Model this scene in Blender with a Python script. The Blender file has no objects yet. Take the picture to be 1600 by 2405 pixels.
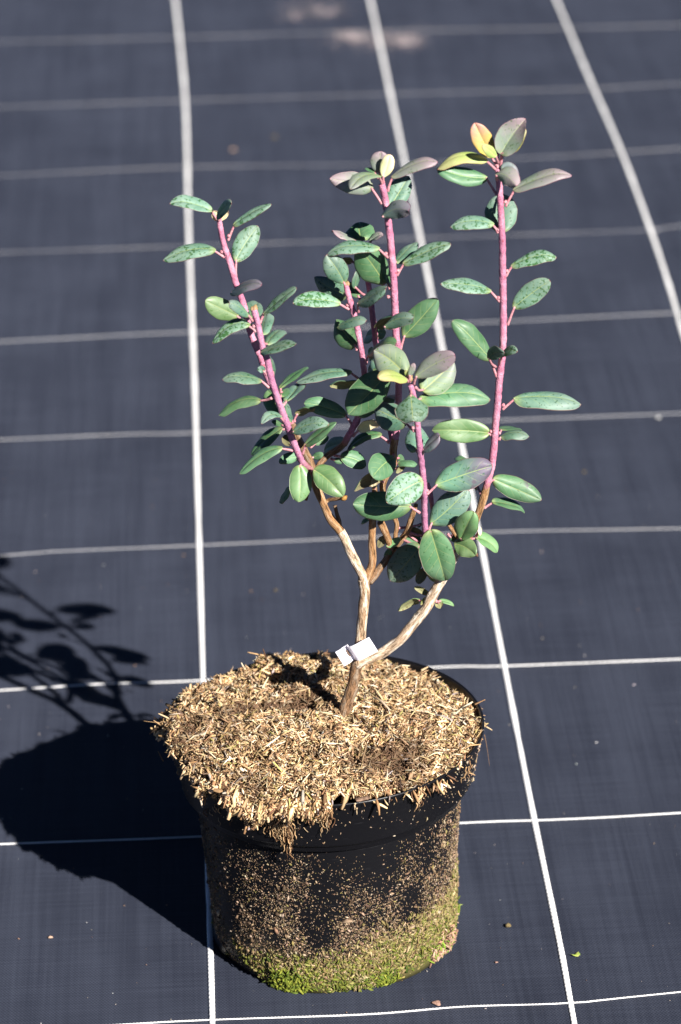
import bpy, math, random
import numpy as np
from mathutils import Vector, Matrix

random.seed(7)
rng = np.random.default_rng(11)
C = bpy.context.scene.collection

# ------------------------------------------------------------------ camera
PW, PH, FPX = 1600.0, 2405.0, 8122.0
FW = Vector((0.0357878, 0.90350176, -0.42708757))
RT = Vector((0.99850931, -0.04995109, -0.02200122))
UP = Vector((0.04121163, 0.42566354, 0.90394256))
CAM = Vector((0.0, 0.0, 1.1777220510098898))
cd = bpy.data.cameras.new('camera')
cam = bpy.data.objects.new('camera', cd)
C.objects.link(cam)
cam.matrix_world = Matrix(((RT.x, UP.x, -FW.x, CAM.x), (RT.y, UP.y, -FW.y, CAM.y), (RT.z, UP.z, -FW.z, CAM.z), (0, 0, 0, 1)))
cd.sensor_fit = 'VERTICAL'
cd.sensor_height = 36.0
cd.lens = FPX / PH * 36.0
cd.clip_start, cd.clip_end = 0.05, 200
cd.dof.use_dof = True
cd.dof.focus_distance = 2.07
cd.dof.aperture_fstop = 8.0
bpy.context.scene.camera = cam

# ------------------------------------------------------------------ light
SUN = Vector((0.457, -0.703, 0.545)).normalized()
world = bpy.data.worlds.new('World')
bpy.context.scene.world = world
world.use_nodes = True
wn = world.node_tree
sky = wn.nodes.new('ShaderNodeTexSky')
sky.sky_type = 'NISHITA'
sky.sun_disc = False
sky.air_density = 0.20
sky.dust_density = 0.0
sky.ozone_density = 3.0
sky.altitude = 1500
sky.sun_elevation = math.asin(SUN.z)
sky.sun_rotation = math.atan2(SUN.x, SUN.y)
wn.links.new(sky.outputs[0], wn.nodes['Background'].inputs[0])
wn.nodes['Background'].inputs[1].default_value = 0.05
sd = bpy.data.lights.new('sun', 'SUN')
sd.energy = 5.0
sd.angle = math.radians(0.5)
sd.color = (1.0, 0.955, 0.90)
sun = bpy.data.objects.new('sun', sd)
C.objects.link(sun)
sun.rotation_euler = SUN.to_track_quat('Z', 'Y').to_euler()
sc = bpy.context.scene
sc.view_settings.view_transform = 'Standard'
sc.view_settings.look = 'None'
sc.view_settings.exposure = 1.4
sc.view_settings.gamma = 1.0

# ------------------------------------------------------------------ measuring helpers
def ray(x, y):
    return (FW * FPX + RT * (x - PW / 2) + UP * (PH / 2 - y)).normalized()
def ground(x, y, z=0.0):
    d = ray(x, y)
    return CAM + d * ((z - CAM.z) / d.z)
POT = Vector((0.0643, 1.8744, 0.0))
def at(x, y, dep=0.0):
    """point on the upright plane through the pot axis, dep metres behind it"""
    d = ray(x, y)
    return CAM + d * ((POT.y + dep) / d.y)
PX = 1 / 3900.0

# ------------------------------------------------------------------ object helpers
def tag(o, label=None, cat=None, group=None, kind=None):
    if label: o['label'] = label
    if cat: o['category'] = cat
    if group: o['group'] = group
    if kind: o['kind'] = kind
    return o
def empty(name, loc):
    o = bpy.data.objects.new(name, None)
    o.empty_display_size = 0.02
    C.objects.link(o)
    o.location = loc
    return o
def link(name, me, parent=None, loc=(0, 0, 0)):
    o = bpy.data.objects.new(name, me)
    C.objects.link(o)
    o.location = loc
    if parent: o.parent = parent
    return o
def mesh_np(name, verts, faces, mats, smooth=True, midx=None, col=None, uv=None):
    """faces: (n,k) array or list of tuples"""
    me = bpy.data.meshes.new(name)
    if isinstance(faces, np.ndarray):
        n, k = faces.shape
        me.vertices.add(len(verts)); me.vertices.foreach_set('co', np.asarray(verts, np.float32).ravel())
        me.loops.add(n * k); me.loops.foreach_set('vertex_index', faces.astype(np.int32).ravel())
        me.polygons.add(n)
        me.polygons.foreach_set('loop_start', np.arange(0, n * k, k, dtype=np.int32))
        me.update(calc_edges=True)
    else:
        me.from_pydata([tuple(v) for v in verts], [], faces)
    for m in (mats if isinstance(mats, (list, tuple)) else [mats]):
        me.materials.append(m)
    if smooth: me.polygons.foreach_set('use_smooth', np.ones(len(me.polygons), bool))
    if midx is not None: me.polygons.foreach_set('material_index', np.asarray(midx, np.int32))
    if col is not None:
        a = me.color_attributes.new('Col', 'FLOAT_COLOR', 'POINT')
        c4 = np.ones((len(verts), 4), np.float32); c4[:, :3] = col
        a.data.foreach_set('color', c4.ravel())
    if uv is not None:
        l = me.uv_layers.new(name='UVMap')
        vi = np.empty(len(me.loops), np.int32); me.loops.foreach_get('vertex_index', vi)
        l.data.foreach_set('uv', np.asarray(uv, np.float32)[vi].ravel())
    me.update()
    return me

# ------------------------------------------------------------------ materials
class NT:
    def __init__(s, name):
        s.m = bpy.data.materials.new(name); s.m.use_nodes = True
        s.t = s.m.node_tree; s.b = s.t.nodes['Principled BSDF']
    def n(s, typ, **kw):
        n = s.t.nodes.new('ShaderNode' + typ)
        for k, v in kw.items():
            if k in n.inputs: n.inputs[k].default_value = v
            else: setattr(n, k, v)
        return n
    def l(s, a, b): s.t.links.new(a, b)
    def val(s, x, sock):
        if isinstance(x, (int, float)): sock.default_value = x
        else: s.l(x, sock)
    def math(s, op, a, b=None, c=None, clamp=False):
        n = s.t.nodes.new('ShaderNodeMath'); n.operation = op; n.use_clamp = clamp
        s.val(a, n.inputs[0])
        if b is not None: s.val(b, n.inputs[1])
        if c is not None: s.val(c, n.inputs[2])
        return n.outputs[0]
    def smooth(s, x, a, b):
        n = s.t.nodes.new('ShaderNodeMapRange'); n.interpolation_type = 'SMOOTHSTEP'
        s.val(x, n.inputs[0]); s.val(a, n.inputs[1]); s.val(b, n.inputs[2])
        n.inputs[3].default_value = 0; n.inputs[4].default_value = 1
        return n.outputs[0]
    def mix(s, f, a, b):
        n = s.t.nodes.new('ShaderNodeMix'); n.data_type = 'RGBA'
        s.val(f, n.inputs[0])
        for v, k in ((a, 6), (b, 7)):
            if isinstance(v, tuple): n.inputs[k].default_value = (v[0], v[1], v[2], 1)
            else: s.l(v, n.inputs[k])
        return n.outputs[2]
    def noise(s, vec, scale, detail=3, rough=.55):
        n = s.n('TexNoise'); n.inputs['Scale'].default_value = scale
        n.inputs['Detail'].default_value = detail; n.inputs['Roughness'].default_value = rough
        if vec is not None: s.l(vec, n.inputs['Vector'])
        return n.outputs[0]
    def bump(s, h, strength=.5, dist=.001):
        n = s.n('Bump'); n.inputs['Strength'].default_value = strength; n.inputs['Distance'].default_value = dist
        s.l(h, n.inputs['Height']); s.l(n.outputs[0], s.b.inputs['Normal'])
    def setc(s, c):
        if isinstance(c, tuple): s.b.inputs['Base Color'].default_value = (*c, 1)
        else: s.l(c, s.b.inputs['Base Color'])
    def P(s, **kw):
        for k, v in kw.items(): s.val(v, s.b.inputs[k.replace('_', ' ')])

def coords(t, obj=True):
    return t.n('TexCoord').outputs['Object' if obj else 'Generated']
def scaled(t, vec, sx, sy, sz):
    n = t.n('Mapping'); n.inputs['Scale'].default_value = (sx, sy, sz); t.l(vec, n.inputs['Vector'])
    return n.outputs[0]

def mat_fabric():
    t = NT('woven_fabric')
    co = coords(t)
    sx = t.n('SeparateXYZ'); t.l(co, sx.inputs[0])
    wob = t.noise(co, 3.0, 2)
    X = t.math('ADD', sx.outputs[0], t.math('MULTIPLY', wob, .002))
    # flat tapes: warp tapes run along y, weft tapes along x
    wx = t.math('SINE', t.math('MULTIPLY', X, 2 * math.pi / .0021))
    wy = t.math('SINE', t.math('MULTIPLY', sx.outputs[1], 2 * math.pi / .0030))
    streak_y = t.noise(scaled(t, co, 330, 5, 1), 1, 3, .6)
    streak_x = t.noise(scaled(t, co, 14, 520, 1), 1, 2, .5)
    wide = t.noise(scaled(t, co, 60, 3, 1), 1, 2, .5)
    cloud = t.noise(co, 9, 4, .6)
    f = t.math('ADD', t.math('MULTIPLY', streak_y, .45), t.math('MULTIPLY', streak_x, .40))
    f = t.math('ADD', f, t.math('MULTIPLY', wide, .35))
    f = t.math('ADD', f, t.math('MULTIPLY', cloud, .5))
    f = t.smooth(f, .55, 1.15)
    c = t.mix(f, (.0148, .0172, .0265), (.0300, .0345, .0500))
    w = t.smooth(t.math('MULTIPLY', wx, wy), -.9, .6)
    c = t.mix(t.math('MULTIPLY', t.math('SUBTRACT', 1, w), .45), c, (0.0035, 0.0042, 0.007))
    dust = t.smooth(t.noise(co, 420, 2, .5), .70, .78)
    c = t.mix(t.math('MULTIPLY', dust, .25), c, (0.084, 0.0805, 0.077))
    t.setc(c)
    t.P(Roughness=.6, Specular_IOR_Level=.10)
    t.b.inputs['Diffuse Roughness'].default_value = 1.0
    h = t.math('ADD', t.math('MULTIPLY', w, .5), t.math('MULTIPLY', streak_x, .8))
    h = t.math('ADD', h, streak_y)
    t.bump(h, .55, .0006)
    return t.m

def mat_thread(name, c0, c1):
    t = NT(name); co = coords(t)
    f = t.noise(co, 700, 3)
    g = t.smooth(t.noise(co, 14, 3), .35, .7)
    c = t.mix(f, c0, c1)
    c = t.mix(t.math('MULTIPLY', g, .25), c, (.42, .40, .38))
    t.setc(c); t.P(Roughness=.5, Specular_IOR_Level=.4)
    t.bump(f, .3, .0005)
    return t.m

def mat_attr(name, rough=.8, bump=.3, scale=1500, spec=.2):
    t = NT(name)
    a = t.n('Attribute', attribute_name='Col')
    co = coords(t)
    f = t.noise(co, scale, 3)
    hs = t.n('HueSaturation'); t.l(a.outputs[0], hs.inputs['Color'])
    t.l(t.math('MULTIPLY_ADD', f, .9, .55), hs.inputs['Value'])
    t.setc(hs.outputs[0]); t.P(Roughness=rough, Specular_IOR_Level=spec)
    t.bump(f, bump, .0004)
    return t.m

def mat_soil():
    t = NT('dark_soil'); co = coords(t)
    f = t.noise(co, 260, 5, .65)
    t.setc(t.mix(t.smooth(f, .35, .7), (.018, .010, .006), (.15, .085, .04)))
    t.P(Roughness=.9, Specular_IOR_Level=.1); t.bump(f, .8, .002)
    return t.m

def mat_pot():
    t = NT('black_pot_plastic'); co = coords(t)
    sx = t.n('SeparateXYZ'); t.l(co, sx.inputs[0])
    z = sx.outputs[2]
    n1 = t.noise(co, 700, 4, .65); n2 = t.noise(co, 60, 3)
    dirt = t.smooth(t.math('ADD', t.math('MULTIPLY', z, 9.0), t.math('MULTIPLY', n2, -.5)), .55, -.05)
    sp = t.smooth(n1, .60, .70)
    # dried dirt film, thicker towards the wet foot of the pot where splashes reach
    c = t.mix(t.math('MULTIPLY', sp, t.math('MULTIPLY', dirt, .55)), (0.0048, 0.0048, 0.006), (0.096, 0.069, 0.042))
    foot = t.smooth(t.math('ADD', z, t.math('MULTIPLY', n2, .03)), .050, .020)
    foot = t.math('MULTIPLY', foot, t.smooth(t.math('SUBTRACT', sx.outputs[0], t.math('MULTIPLY', z, -1.2)), -.052, -.034))  # olive dropped on the lower left, painting in the unlit side
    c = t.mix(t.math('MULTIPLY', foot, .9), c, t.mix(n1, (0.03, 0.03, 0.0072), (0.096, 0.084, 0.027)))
    scuff = t.smooth(t.noise(scaled(t, co, 40, 40, 400), 2, 4, .7), .58, .75)
    c = t.mix(t.math('MULTIPLY', scuff, .12), c, (0.072, 0.072, 0.078))
    t.setc(c)
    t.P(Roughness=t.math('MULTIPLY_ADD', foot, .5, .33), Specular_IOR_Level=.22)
    t.bump(t.math('ADD', n1, t.math('MULTIPLY', n2, .5)), .12, .001)
    return t.m

def mat_shoot(mauve=False):
    t = NT('mauve_shoot_skin' if mauve else 'pink_shoot_skin'); co = coords(t)
    f = t.noise(co, 120, 3); w = t.noise(co, 1500, 2, .5)
    a = t.n('Attribute', attribute_name='Col')
    c = t.mix(t.smooth(f, .35, .7), (.31, .120, .205) if mauve else (.38, .130, .200), (.44, .210, .300) if mauve else (.50, .230, .300))
    c = t.mix(t.math('MULTIPLY', t.smooth(t.noise(co, 45, 2), .52, .62), .35), c, (.30, .12, .20))
    c = t.mix(t.math('MULTIPLY', t.smooth(t.noise(co, 260, 1), .68, .74), .6), c, (.30, .05, .06))
    c = t.mix(t.math('MULTIPLY', t.smooth(w, .55, .7), .6), c, (0.13, 0.026, 0.0442))
    sepc = t.n('SeparateColor'); t.l(a.outputs[0], sepc.inputs[0])
    c = t.mix(sepc.outputs[0], c, (0.208, 0.104, 0.0468))          # woody foot
    t.setc(c); t.P(Roughness=.55, Specular_IOR_Level=.3)
    t.b.inputs['Subsurface Weight'].default_value = 0.0
    t.bump(w, .7, .0009)
    return t.m

def mat_bark(name, c0, c1, c2):
    t = NT(name); co = t.n('TexCoord').outputs['UV']
    oc = coords(t)
    s1 = t.noise(scaled(t, co, 26, 7, 1), 1, 4, .65)
    s2 = t.noise(scaled(t, co, 6, 1.6, 1), 1, 3, .6)
    fine = t.noise(oc, 900, 3)
    c = t.mix(t.smooth(s1, .38, .60), c0, c1)
    c = t.mix(t.smooth(s2, .47, .58), c, c2)
    crack = t.smooth(t.noise(scaled(t, co, 40, 3.5, 1), 1, 4, .7), .44, .37)
    c = t.mix(t.math('MULTIPLY', crack, .8), c, (.05, .028, .015))
    c = t.mix(t.math('MULTIPLY', fine, .25), c, (.12, .07, .04))
    t.setc(c); t.P(Roughness=.7, Specular_IOR_Level=.25)
    t.bump(t.math('ADD', t.math('ADD', s1, t.math('MULTIPLY', crack, -.8)), t.math('MULTIPLY', fine, .3)), .9, .0012)
    return t.m

def mat_leaf(name, base, base2, spot, spot_amt, tip, tip_amt, edge=(0.182, 0.066, 0.0715), rib=(0.231, 0.275, 0.11),
             rough=.42, blotch=None, vein=.34, coat=.0, mott_scale=560):
    t = NT(name)
    tc = t.n('TexCoord'); oi = t.n('ObjectInfo')
    uv = t.n('SeparateXYZ'); t.l(tc.outputs['UV'], uv.inputs[0])
    u, v = uv.outputs[0], uv.outputs[1]            # along, across (0..1)
    s = t.math('ABSOLUTE', t.math('MULTIPLY_ADD', v, 2, -1))
    off = t.n('VectorMath', operation='ADD'); t.l(tc.outputs['Object'], off.inputs[0])
    rn = t.math('MULTIPLY', oi.outputs['Random'], 3.0)
    cx = t.n('CombineXYZ'); t.l(rn, cx.inputs[0]); t.l(rn, cx.inputs[1]); t.l(cx.outputs[0], off.inputs[1])
    p = off.outputs[0]
    n1 = t.noise(p, 110, 4, .6)
    c = t.mix(t.smooth(n1, .3, .7), base, base2)
    # soft bloom, thicker near tips on some leaves
    n0 = t.noise(p, 60, 2)
    tf = t.math('MULTIPLY', t.smooth(t.math('ADD', u, t.math('MULTIPLY', n0, .5)), .55, 1.25), tip_amt)
    c = t.mix(tf, c, tip)
    # side veins
    ph = t.math('MULTIPLY', t.math('SUBTRACT', t.math('ADD', u, t.math('MULTIPLY', n1, .06)), t.math('MULTIPLY', s, .26)), 2 * math.pi * 6)
    vn = t.smooth(t.math('SINE', ph), .93, 1.0)
    vn = t.math('MULTIPLY', vn, t.smooth(s, .95, .5))
    c = t.mix(t.math('MULTIPLY', vn, vein), c, rib)
    # rubbed bloom spots
    if spot_amt > 0:
        n2 = t.noise(p, mott_scale, 3, .6); n3 = t.noise(p, 75, 2, .5)
        thr = t.math('MULTIPLY_ADD', n3, -.32 * spot_amt, .67)
        m = t.smooth(n2, thr, t.math('ADD', thr, .035))
        c = t.mix(t.math('MULTIPLY', m, .88), c, spot)
    if blotch:
        nb = t.noise(p, 210, 2, .5); nm = t.noise(p, 40, 1)
        m = t.math('MULTIPLY', t.smooth(nb, .60, .68), t.smooth(nm, .48, .58))
        c = t.mix(t.math('MULTIPLY', m, .8), c, blotch)
    rb = t.smooth(s, t.math('MULTIPLY_ADD', u, -.025, .055), .012)
    c = t.mix(t.math('MULTIPLY', rb, .75), c, rib)
    base_f = t.math('MULTIPLY', t.smooth(u, .16, .0), .6)
    c = t.mix(base_f, c, rib)
    c = t.mix(t.math('MULTIPLY', t.smooth(s, .95, 1.0), .7), c, edge)
    c = t.mix(t.math('MULTIPLY', t.smooth(u, .975, 1.0), .8), c, edge)
    hv = t.n('HueSaturation'); t.l(c, hv.inputs['Color'])
    t.l(t.math('MULTIPLY_ADD', oi.outputs['Random'], .34, .78), hv.inputs['Value'])
    hv.inputs['Saturation'].default_value = 1.10
    t.l(t.math('MULTIPLY_ADD', oi.outputs['Random'], .03, .485), hv.inputs['Hue'])
    t.setc(hv.outputs[0])
    t.P(Roughness=t.math('MULTIPLY_ADD', n1, .25, rough), Specular_IOR_Level=.38, Coat_Weight=coat * .5, Coat_Roughness=.3)
    t.bump(t.math('ADD', t.math('MULTIPLY', n1, .7), t.math('MULTIPLY', vn, -.35)), .30, .0010)
    return t.m

def mat_plain(name, c, rough=.6, spec=.3, bump=0, scale=500, c2=None):
    t = NT(name)
    if c2:
        f = t.noise(coords(t), scale, 4, .6)
        t.setc(t.mix(t.smooth(f, .35, .65), c, c2))
        if bump: t.bump(f, bump, .0008)
    else: t.setc(c)
    t.P(Roughness=rough, Specular_IOR_Level=spec)
    return t.m

M = {}
M['fabric'] = mat_fabric()
M['thread'] = mat_thread('white_thread_yarn', (0.74, 0.74, 0.74), (0.88, 0.87, 0.85))
M['thin'] = mat_thread('thin_thread_yarn', (.42, .42, .44), (.85, .84, .81))
M['thin_grey'] = mat_thread('grey_thin_thread_yarn', (.18, .185, .21), (.36, .36, .37))  # greyer yarn for the middle cross threads
M['thin_dark'] = mat_thread('dark_thin_thread_yarn', (.085, .09, .105), (.18, .18, .20))  # darkest yarn, for the farthest cross threads
M['mulch'] = mat_attr('wood_fibre', .75, .4)
M['soil'] = mat_soil()
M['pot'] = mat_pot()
M['speck'] = mat_attr('dried_splash_dirt', .9, .4)
M['moss'] = mat_attr('moss_tuft', .85, .3)
M['shoot'] = mat_shoot()
M['bark'] = mat_bark('old_bark', (.20, .105, .05), (.48, .33, .20), (.72, .60, .45))
M['bark_pale'] = mat_bark('pale_peeling_bark', (.34, .22, .13), (.60, .45, .31), (.82, .72, .58))
M['shoot_mauve'] = mat_shoot(True)
M['bark_low'] = mat_bark('old_bark_foot', (0.104, 0.056, 0.028), (0.288, 0.16, 0.08), (0.288, 0.216, 0.152))
M['bark_young'] = mat_bark('young_orange_bark', (0.176, 0.08, 0.036), (0.4, 0.216, 0.088), (0.464, 0.304, 0.176))
M['petiole'] = mat_plain('petiole_pink', (.34, .12, .15), .5, .3, .3, 900, (.45, .24, .25))
M['bud'] = mat_plain('bud_scale', (0.275, 0.143, 0.088), .5, .3, .2, 900, (0.22, 0.176, 0.0715))
M['under'] = mat_leaf('leaf_underside', (0.154, 0.16, 0.0715), (0.198, 0.187, 0.099), (0.11, 0.0825, 0.0385), .35, (0.22, 0.22, 0.138), .3, rib=(0.275, 0.264, 0.138), rough=.65, vein=.3)
M['g'] = mat_leaf('leaf_blue_green', (.070, .140, .098), (.105, .180, .130), (.018, .055, .022), .45, (.165, .205, .185), .55)
M['m'] = mat_leaf('leaf_mottled', (.090, .165, .118), (.130, .210, .155), (.024, .070, .020), .74, (.150, .195, .160), .5)
M['M'] = mat_leaf('leaf_heavily_mottled', (.110, .190, .130), (.145, .225, .165), (.022, .072, .014), .92, (.14, .19, .15), .3)
M['d'] = mat_leaf('leaf_green', (.048, .112, .052), (.085, .155, .085), (0.0275, 0.077, 0.022), .2, (0.088, 0.165, 0.0935), .5, edge=(0.138, 0.149, 0.088), coat=.15)
M['l'] = mat_leaf('leaf_light_green', (.080, .155, .062), (.125, .200, .098), (0.055, 0.121, 0.0275), .2, (0.154, 0.231, 0.121), .4, edge=(0.165, 0.154, 0.077), coat=.25, rough=.36)
M['b'] = mat_leaf('leaf_green_purple_spotted', (0.0633, 0.149, 0.0715), (0.099, 0.19, 0.102), (0.0275, 0.0825, 0.033), .3, (0.0935, 0.0935, 0.105), .25, blotch=(0.066, 0.0468, 0.066), coat=.15)
M['k'] = mat_leaf('leaf_green_purple_tip', (0.0715, 0.151, 0.099), (0.0935, 0.182, 0.118), (0.022, 0.0715, 0.0275), .38, (0.0935, 0.0798, 0.11), 1.0, blotch=(0.0825, 0.066, 0.0825))
M['y'] = mat_leaf('leaf_young_yellow', (.235, .310, .090), (.290, .350, .130), (0.21, 0.294, 0.056), .2, (0.294, 0.238, 0.154), .6, edge=(0.35, 0.126, 0.112), rib=(0.434, 0.462, 0.21))
M['o'] = mat_leaf('leaf_young_orange', (0.462, 0.364, 0.112), (0.476, 0.322, 0.154), (0.35, 0.28, 0.07), .15, (0.385, 0.196, 0.182), .9, edge=(0.385, 0.14, 0.14), rib=(0.525, 0.49, 0.21))
M['p'] = mat_leaf('leaf_purple_bloom', (0.143, 0.187, 0.138), (0.165, 0.171, 0.16), (0.066, 0.099, 0.0495), .35, (0.22, 0.171, 0.187), 1.0, edge=(0.275, 0.11, 0.143), rib=(0.231, 0.264, 0.143))
M['q'] = mat_leaf('leaf_grey_purple', (0.0935, 0.138, 0.127), (0.121, 0.149, 0.154), (0.0275, 0.055, 0.0385), .3, (0.154, 0.121, 0.154), .8, edge=(0.22, 0.088, 0.11), rib=(0.165, 0.198, 0.121))
M['v'] = mat_leaf('leaf_pale_veined', (0.149, 0.22, 0.121), (0.165, 0.22, 0.154), (0.066, 0.138, 0.044), .2, (0.187, 0.198, 0.187), .9, edge=(0.22, 0.165, 0.138), rib=(0.286, 0.33, 0.121), vein=.5)
M['w'] = mat_leaf('leaf_cream_underside', (0.576, 0.56, 0.304), (0.6, 0.528, 0.336), (0.48, 0.4, 0.24), .1, (0.6, 0.496, 0.36), .5, edge=(0.56, 0.28, 0.24), rib=(0.64, 0.624, 0.4), rough=.6)

# ------------------------------------------------------------------ ground fabric and its white threads
N = 60
gs = np.linspace(-8, 8, N)
gx, gy = np.meshgrid(gs, gs + 3)
V = np.stack([gx.ravel(), gy.ravel(), np.zeros(N * N)], 1)
i = np.arange(N * N).reshape(N, N)
F = np.stack([i[:-1, :-1].ravel(), i[:-1, 1:].ravel(), i[1:, 1:].ravel(), i[1:, :-1].ravel()], 1)
fabric = link('ground_fabric', mesh_np('ground_fabric', V, F, M['fabric'], False))
tag(fabric, 'dark blue grey woven ground cover fabric under the pot', kind='structure')

def resample(P, step):
    P = np.asarray(P, float)
    d = np.r_[0, np.cumsum(np.linalg.norm(np.diff(P, axis=0), axis=1))]
    n = max(2, int(d[-1] / step))
    t = np.linspace(0, d[-1], n)
    return np.stack([np.interp(t, d, P[:, k]) for k in range(P.shape[1])], 1), t
def catmull(P, m=8):
    P = np.asarray(P, float)
    Q = np.vstack([2 * P[0] - P[1], P, 2 * P[-1] - P[-2]])
    out = []
    for k in range(1, len(Q) - 2):
        p0, p1, p2, p3 = Q[k - 1:k + 3]
        for j in range(m):
            t = j / m
            out.append(.5 * ((2 * p1) + (-p0 + p2) * t + (2 * p0 - 5 * p1 + 4 * p2 - p3) * t * t + (-p0 + 3 * p1 - 3 * p2 + p3) * t ** 3))
    out.append(P[-1])
    return np.array(out)

def thread(pts, width, height, pitch, mat, slant=0.35, z0=.0004):
    """a raised yarn of stitched beads lying on the fabric"""
    P, t = resample(pts, pitch / 4)
    n = len(P)
    T = np.gradient(P, axis=0); T /= np.linalg.norm(T, axis=1)[:, None]
    S = np.stack([-T[:, 1], T[:, 0]], 1)
    K = 7
    a = np.linspace(0, math.pi, K)
    verts = np.zeros((n, K, 3))
    jit = 1 + .07 * np.interp(t, np.linspace(0, t[-1], max(4, int(t[-1] / .02))), rng.normal(size=max(4, int(t[-1] / .02))))
    for k in range(K):
        c = math.cos(a[k])
        ph = t / pitch + slant * c * (width / pitch) * .5
        bead = .45 + .55 * np.abs(np.sin(math.pi * ph))
        off = c * width / 2 * (.88 + .12 * bead) * jit
        verts[:, k, :2] = P + S * off[:, None]
        verts[:, k, 2] = z0 + math.sin(a[k]) * height * bead * jit
    verts[:, 0, 2] = .0002; verts[:, -1, 2] = .0002
    idx = np.arange(n * K).reshape(n, K)
    F = np.stack([idx[:-1, :-1].ravel(), idx[1:, :-1].ravel(), idx[1:, 1:].ravel(), idx[:-1, 1:].ravel()], 1)
    return mesh_np('white_thread', verts.reshape(-1, 3), F, mat)

D = 1 / .98
longs = [[(403, 0), (413, 90), (425, 220), (430, 340), (433, 500), (441, 720), (448, 900), (457, 1215), (466, 1530), (478, 1940), (489, 2357)],
         [(852, 0), (878, 120), (905, 250), (945, 440), (1005, 740), (1065, 1040), (1110, 1270), (1160, 1530), (1222, 1850), (1288, 2170), (1322, 2357)],
         [(1280, 0), (1356, 180), (1430, 350), (1497, 530), (1540, 660), (1572, 770), (1640, 990)]]
for L in longs:
    P = [ground(x * D, y * D).xy for x, y in L]
    P = [P[0] + (P[0] - P[1]).normalized() * 1.2] + P + [P[-1] + (P[-1] - P[-2]).normalized() * .25]
    P = catmull([tuple(p) for p in P], 6)
    link('white_thread', thread(P, .0038, .0009, .0046, M['thread'], .5), fabric)
# further longitudinal threads the next ones out at either side
for dx in (-.44, -.22, .66, .88):
    b = [ground(x * D, y * D).xy for x, y in longs[1]]
    P = [(p.x + (dx if dx < 0 else dx - .22) - (.22 if dx < 0 else 0), p.y) for p in b]
    P = [(P[0][0], P[0][1] + 1.2)] + P + [(P[-1][0], P[-1][1] - .25)]
    link('white_thread', thread(catmull(P, 4), .0038, .0009, .0046, M['thread'], .5), fabric)
crosses = [[(0, 97), (430, 86), (860, 73), (1300, 65), (1568, 58)], [(0, 247), (430, 232), (900, 217), (1370, 204), (1568, 193)],
           [(0, 405), (430, 385), (930, 378), (1250, 362), (1420, 352), (1568, 342)], [(0, 582), (430, 567), (960, 549), (1490, 530), (1568, 520)],
           [(0, 787), (440, 765), (1010, 747), (1568, 720)], [(0, 1013), (300, 1000), (450, 997), (1050, 972), (1568, 952)],
           [(0, 1280), (130, 1270), (455, 1256), (1110, 1226), (1568, 1217)], [(0, 1590), (240, 1575), (450, 1568), (1000, 1537), (1160, 1534), (1568, 1518)],
           [(0, 1944), (450, 1927), (1068, 1895), (1240, 1889), (1400, 1882), (1568, 1872)],
           [(60, 2372), (450, 2350), (840, 2336), (1068, 2318), (1320, 2309), (1568, 2284)]]
for n_, L in enumerate(crosses):
    P = [ground(x * D, y * D).xy for x, y in L]
    P = [P[0] - (P[1] - P[0]).normalized() * .45] + P + [P[-1] + (P[-1] - P[-2]).normalized() * .45]
    P = catmull([tuple(p) for p in P], 6)
    link('white_thread', thread(P, (.0011 if n_ > 6 else .0010), .0006 if n_ > 6 else .0004, .0021, M['thin' if n_ > 6 else 'thin_grey' if n_ > 3 else 'thin_dark'], .3), fabric)
for k in (1, 2, 3):
    P = [(p[0], p[1] + .218 * k) for p in catmull([tuple(ground(x * D, y * D).xy) for x, y in crosses[0]], 3)]
    P = [(P[0][0] - .5, P[0][1] + .02)] + P + [(P[-1][0] + .5, P[-1][1] - .02)]
    link('white_thread', thread(P, .0013, .0005, .0021, M['thin_dark'], .3), fabric)

# ------------------------------------------------------------------ pot
pot = empty('plant_pot', POT)
tag(pot, 'round black plastic plant pot with muddy mossy foot, filled with wood fibre', 'pot')
pot.rotation_euler = (0, math.radians(-1.0), 0)
def lathe(profile, seg=144, wob=0.0):
    th = np.linspace(0, 2 * math.pi, seg, endpoint=False)
    p = np.array(profile)
    v = np.zeros((len(p), seg, 3))
    w = 1 + wob * (np.sin(2 * th + .6) + .5 * np.sin(3 * th + 2))
    for k, (r, z) in enumerate(p):
        v[k, :, 0] = r * np.cos(th) * w; v[k, :, 1] = r * np.sin(th) * w; v[k, :, 2] = z
    idx = np.arange(len(p) * seg).reshape(len(p), seg)
    nx = np.roll(idx, -1, 1)
    F = np.stack([idx[:-1].ravel(), nx[:-1].ravel(), nx[1:].ravel(), idx[1:].ravel()], 1)
    return v.reshape(-1, 3), F
body = [(.001, .004), (.060, .004), (.066, .0015), (.0735, .0012), (.0752, .003), (.0760, .008), (.0768, .02), (.0785, .05), (.0805, .08), (.0825, .108), (.0832, .1165)]
v, F = lathe(body, wob=.0012)
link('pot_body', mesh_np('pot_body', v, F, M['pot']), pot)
rim = [(.0828, .1160), (.0850, .1146), (.0885, .1136), (.0900, .1130), (.0908, .1136), (.0911, .1150), (.0922, .122), (.0950, .134), (.0965, .1405), (.0974, .1440), (.0980, .1452),
       (.0979, .1462), (.0972, .1466), (.0964, .1460), (.0960, .1440), (.0945, .135), (.0920, .122), (.0870, .108)]
v, F = lathe(rim, wob=.0015)
link('pot_rim', mesh_np('pot_rim', v, F, M['pot']), pot)
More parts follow.
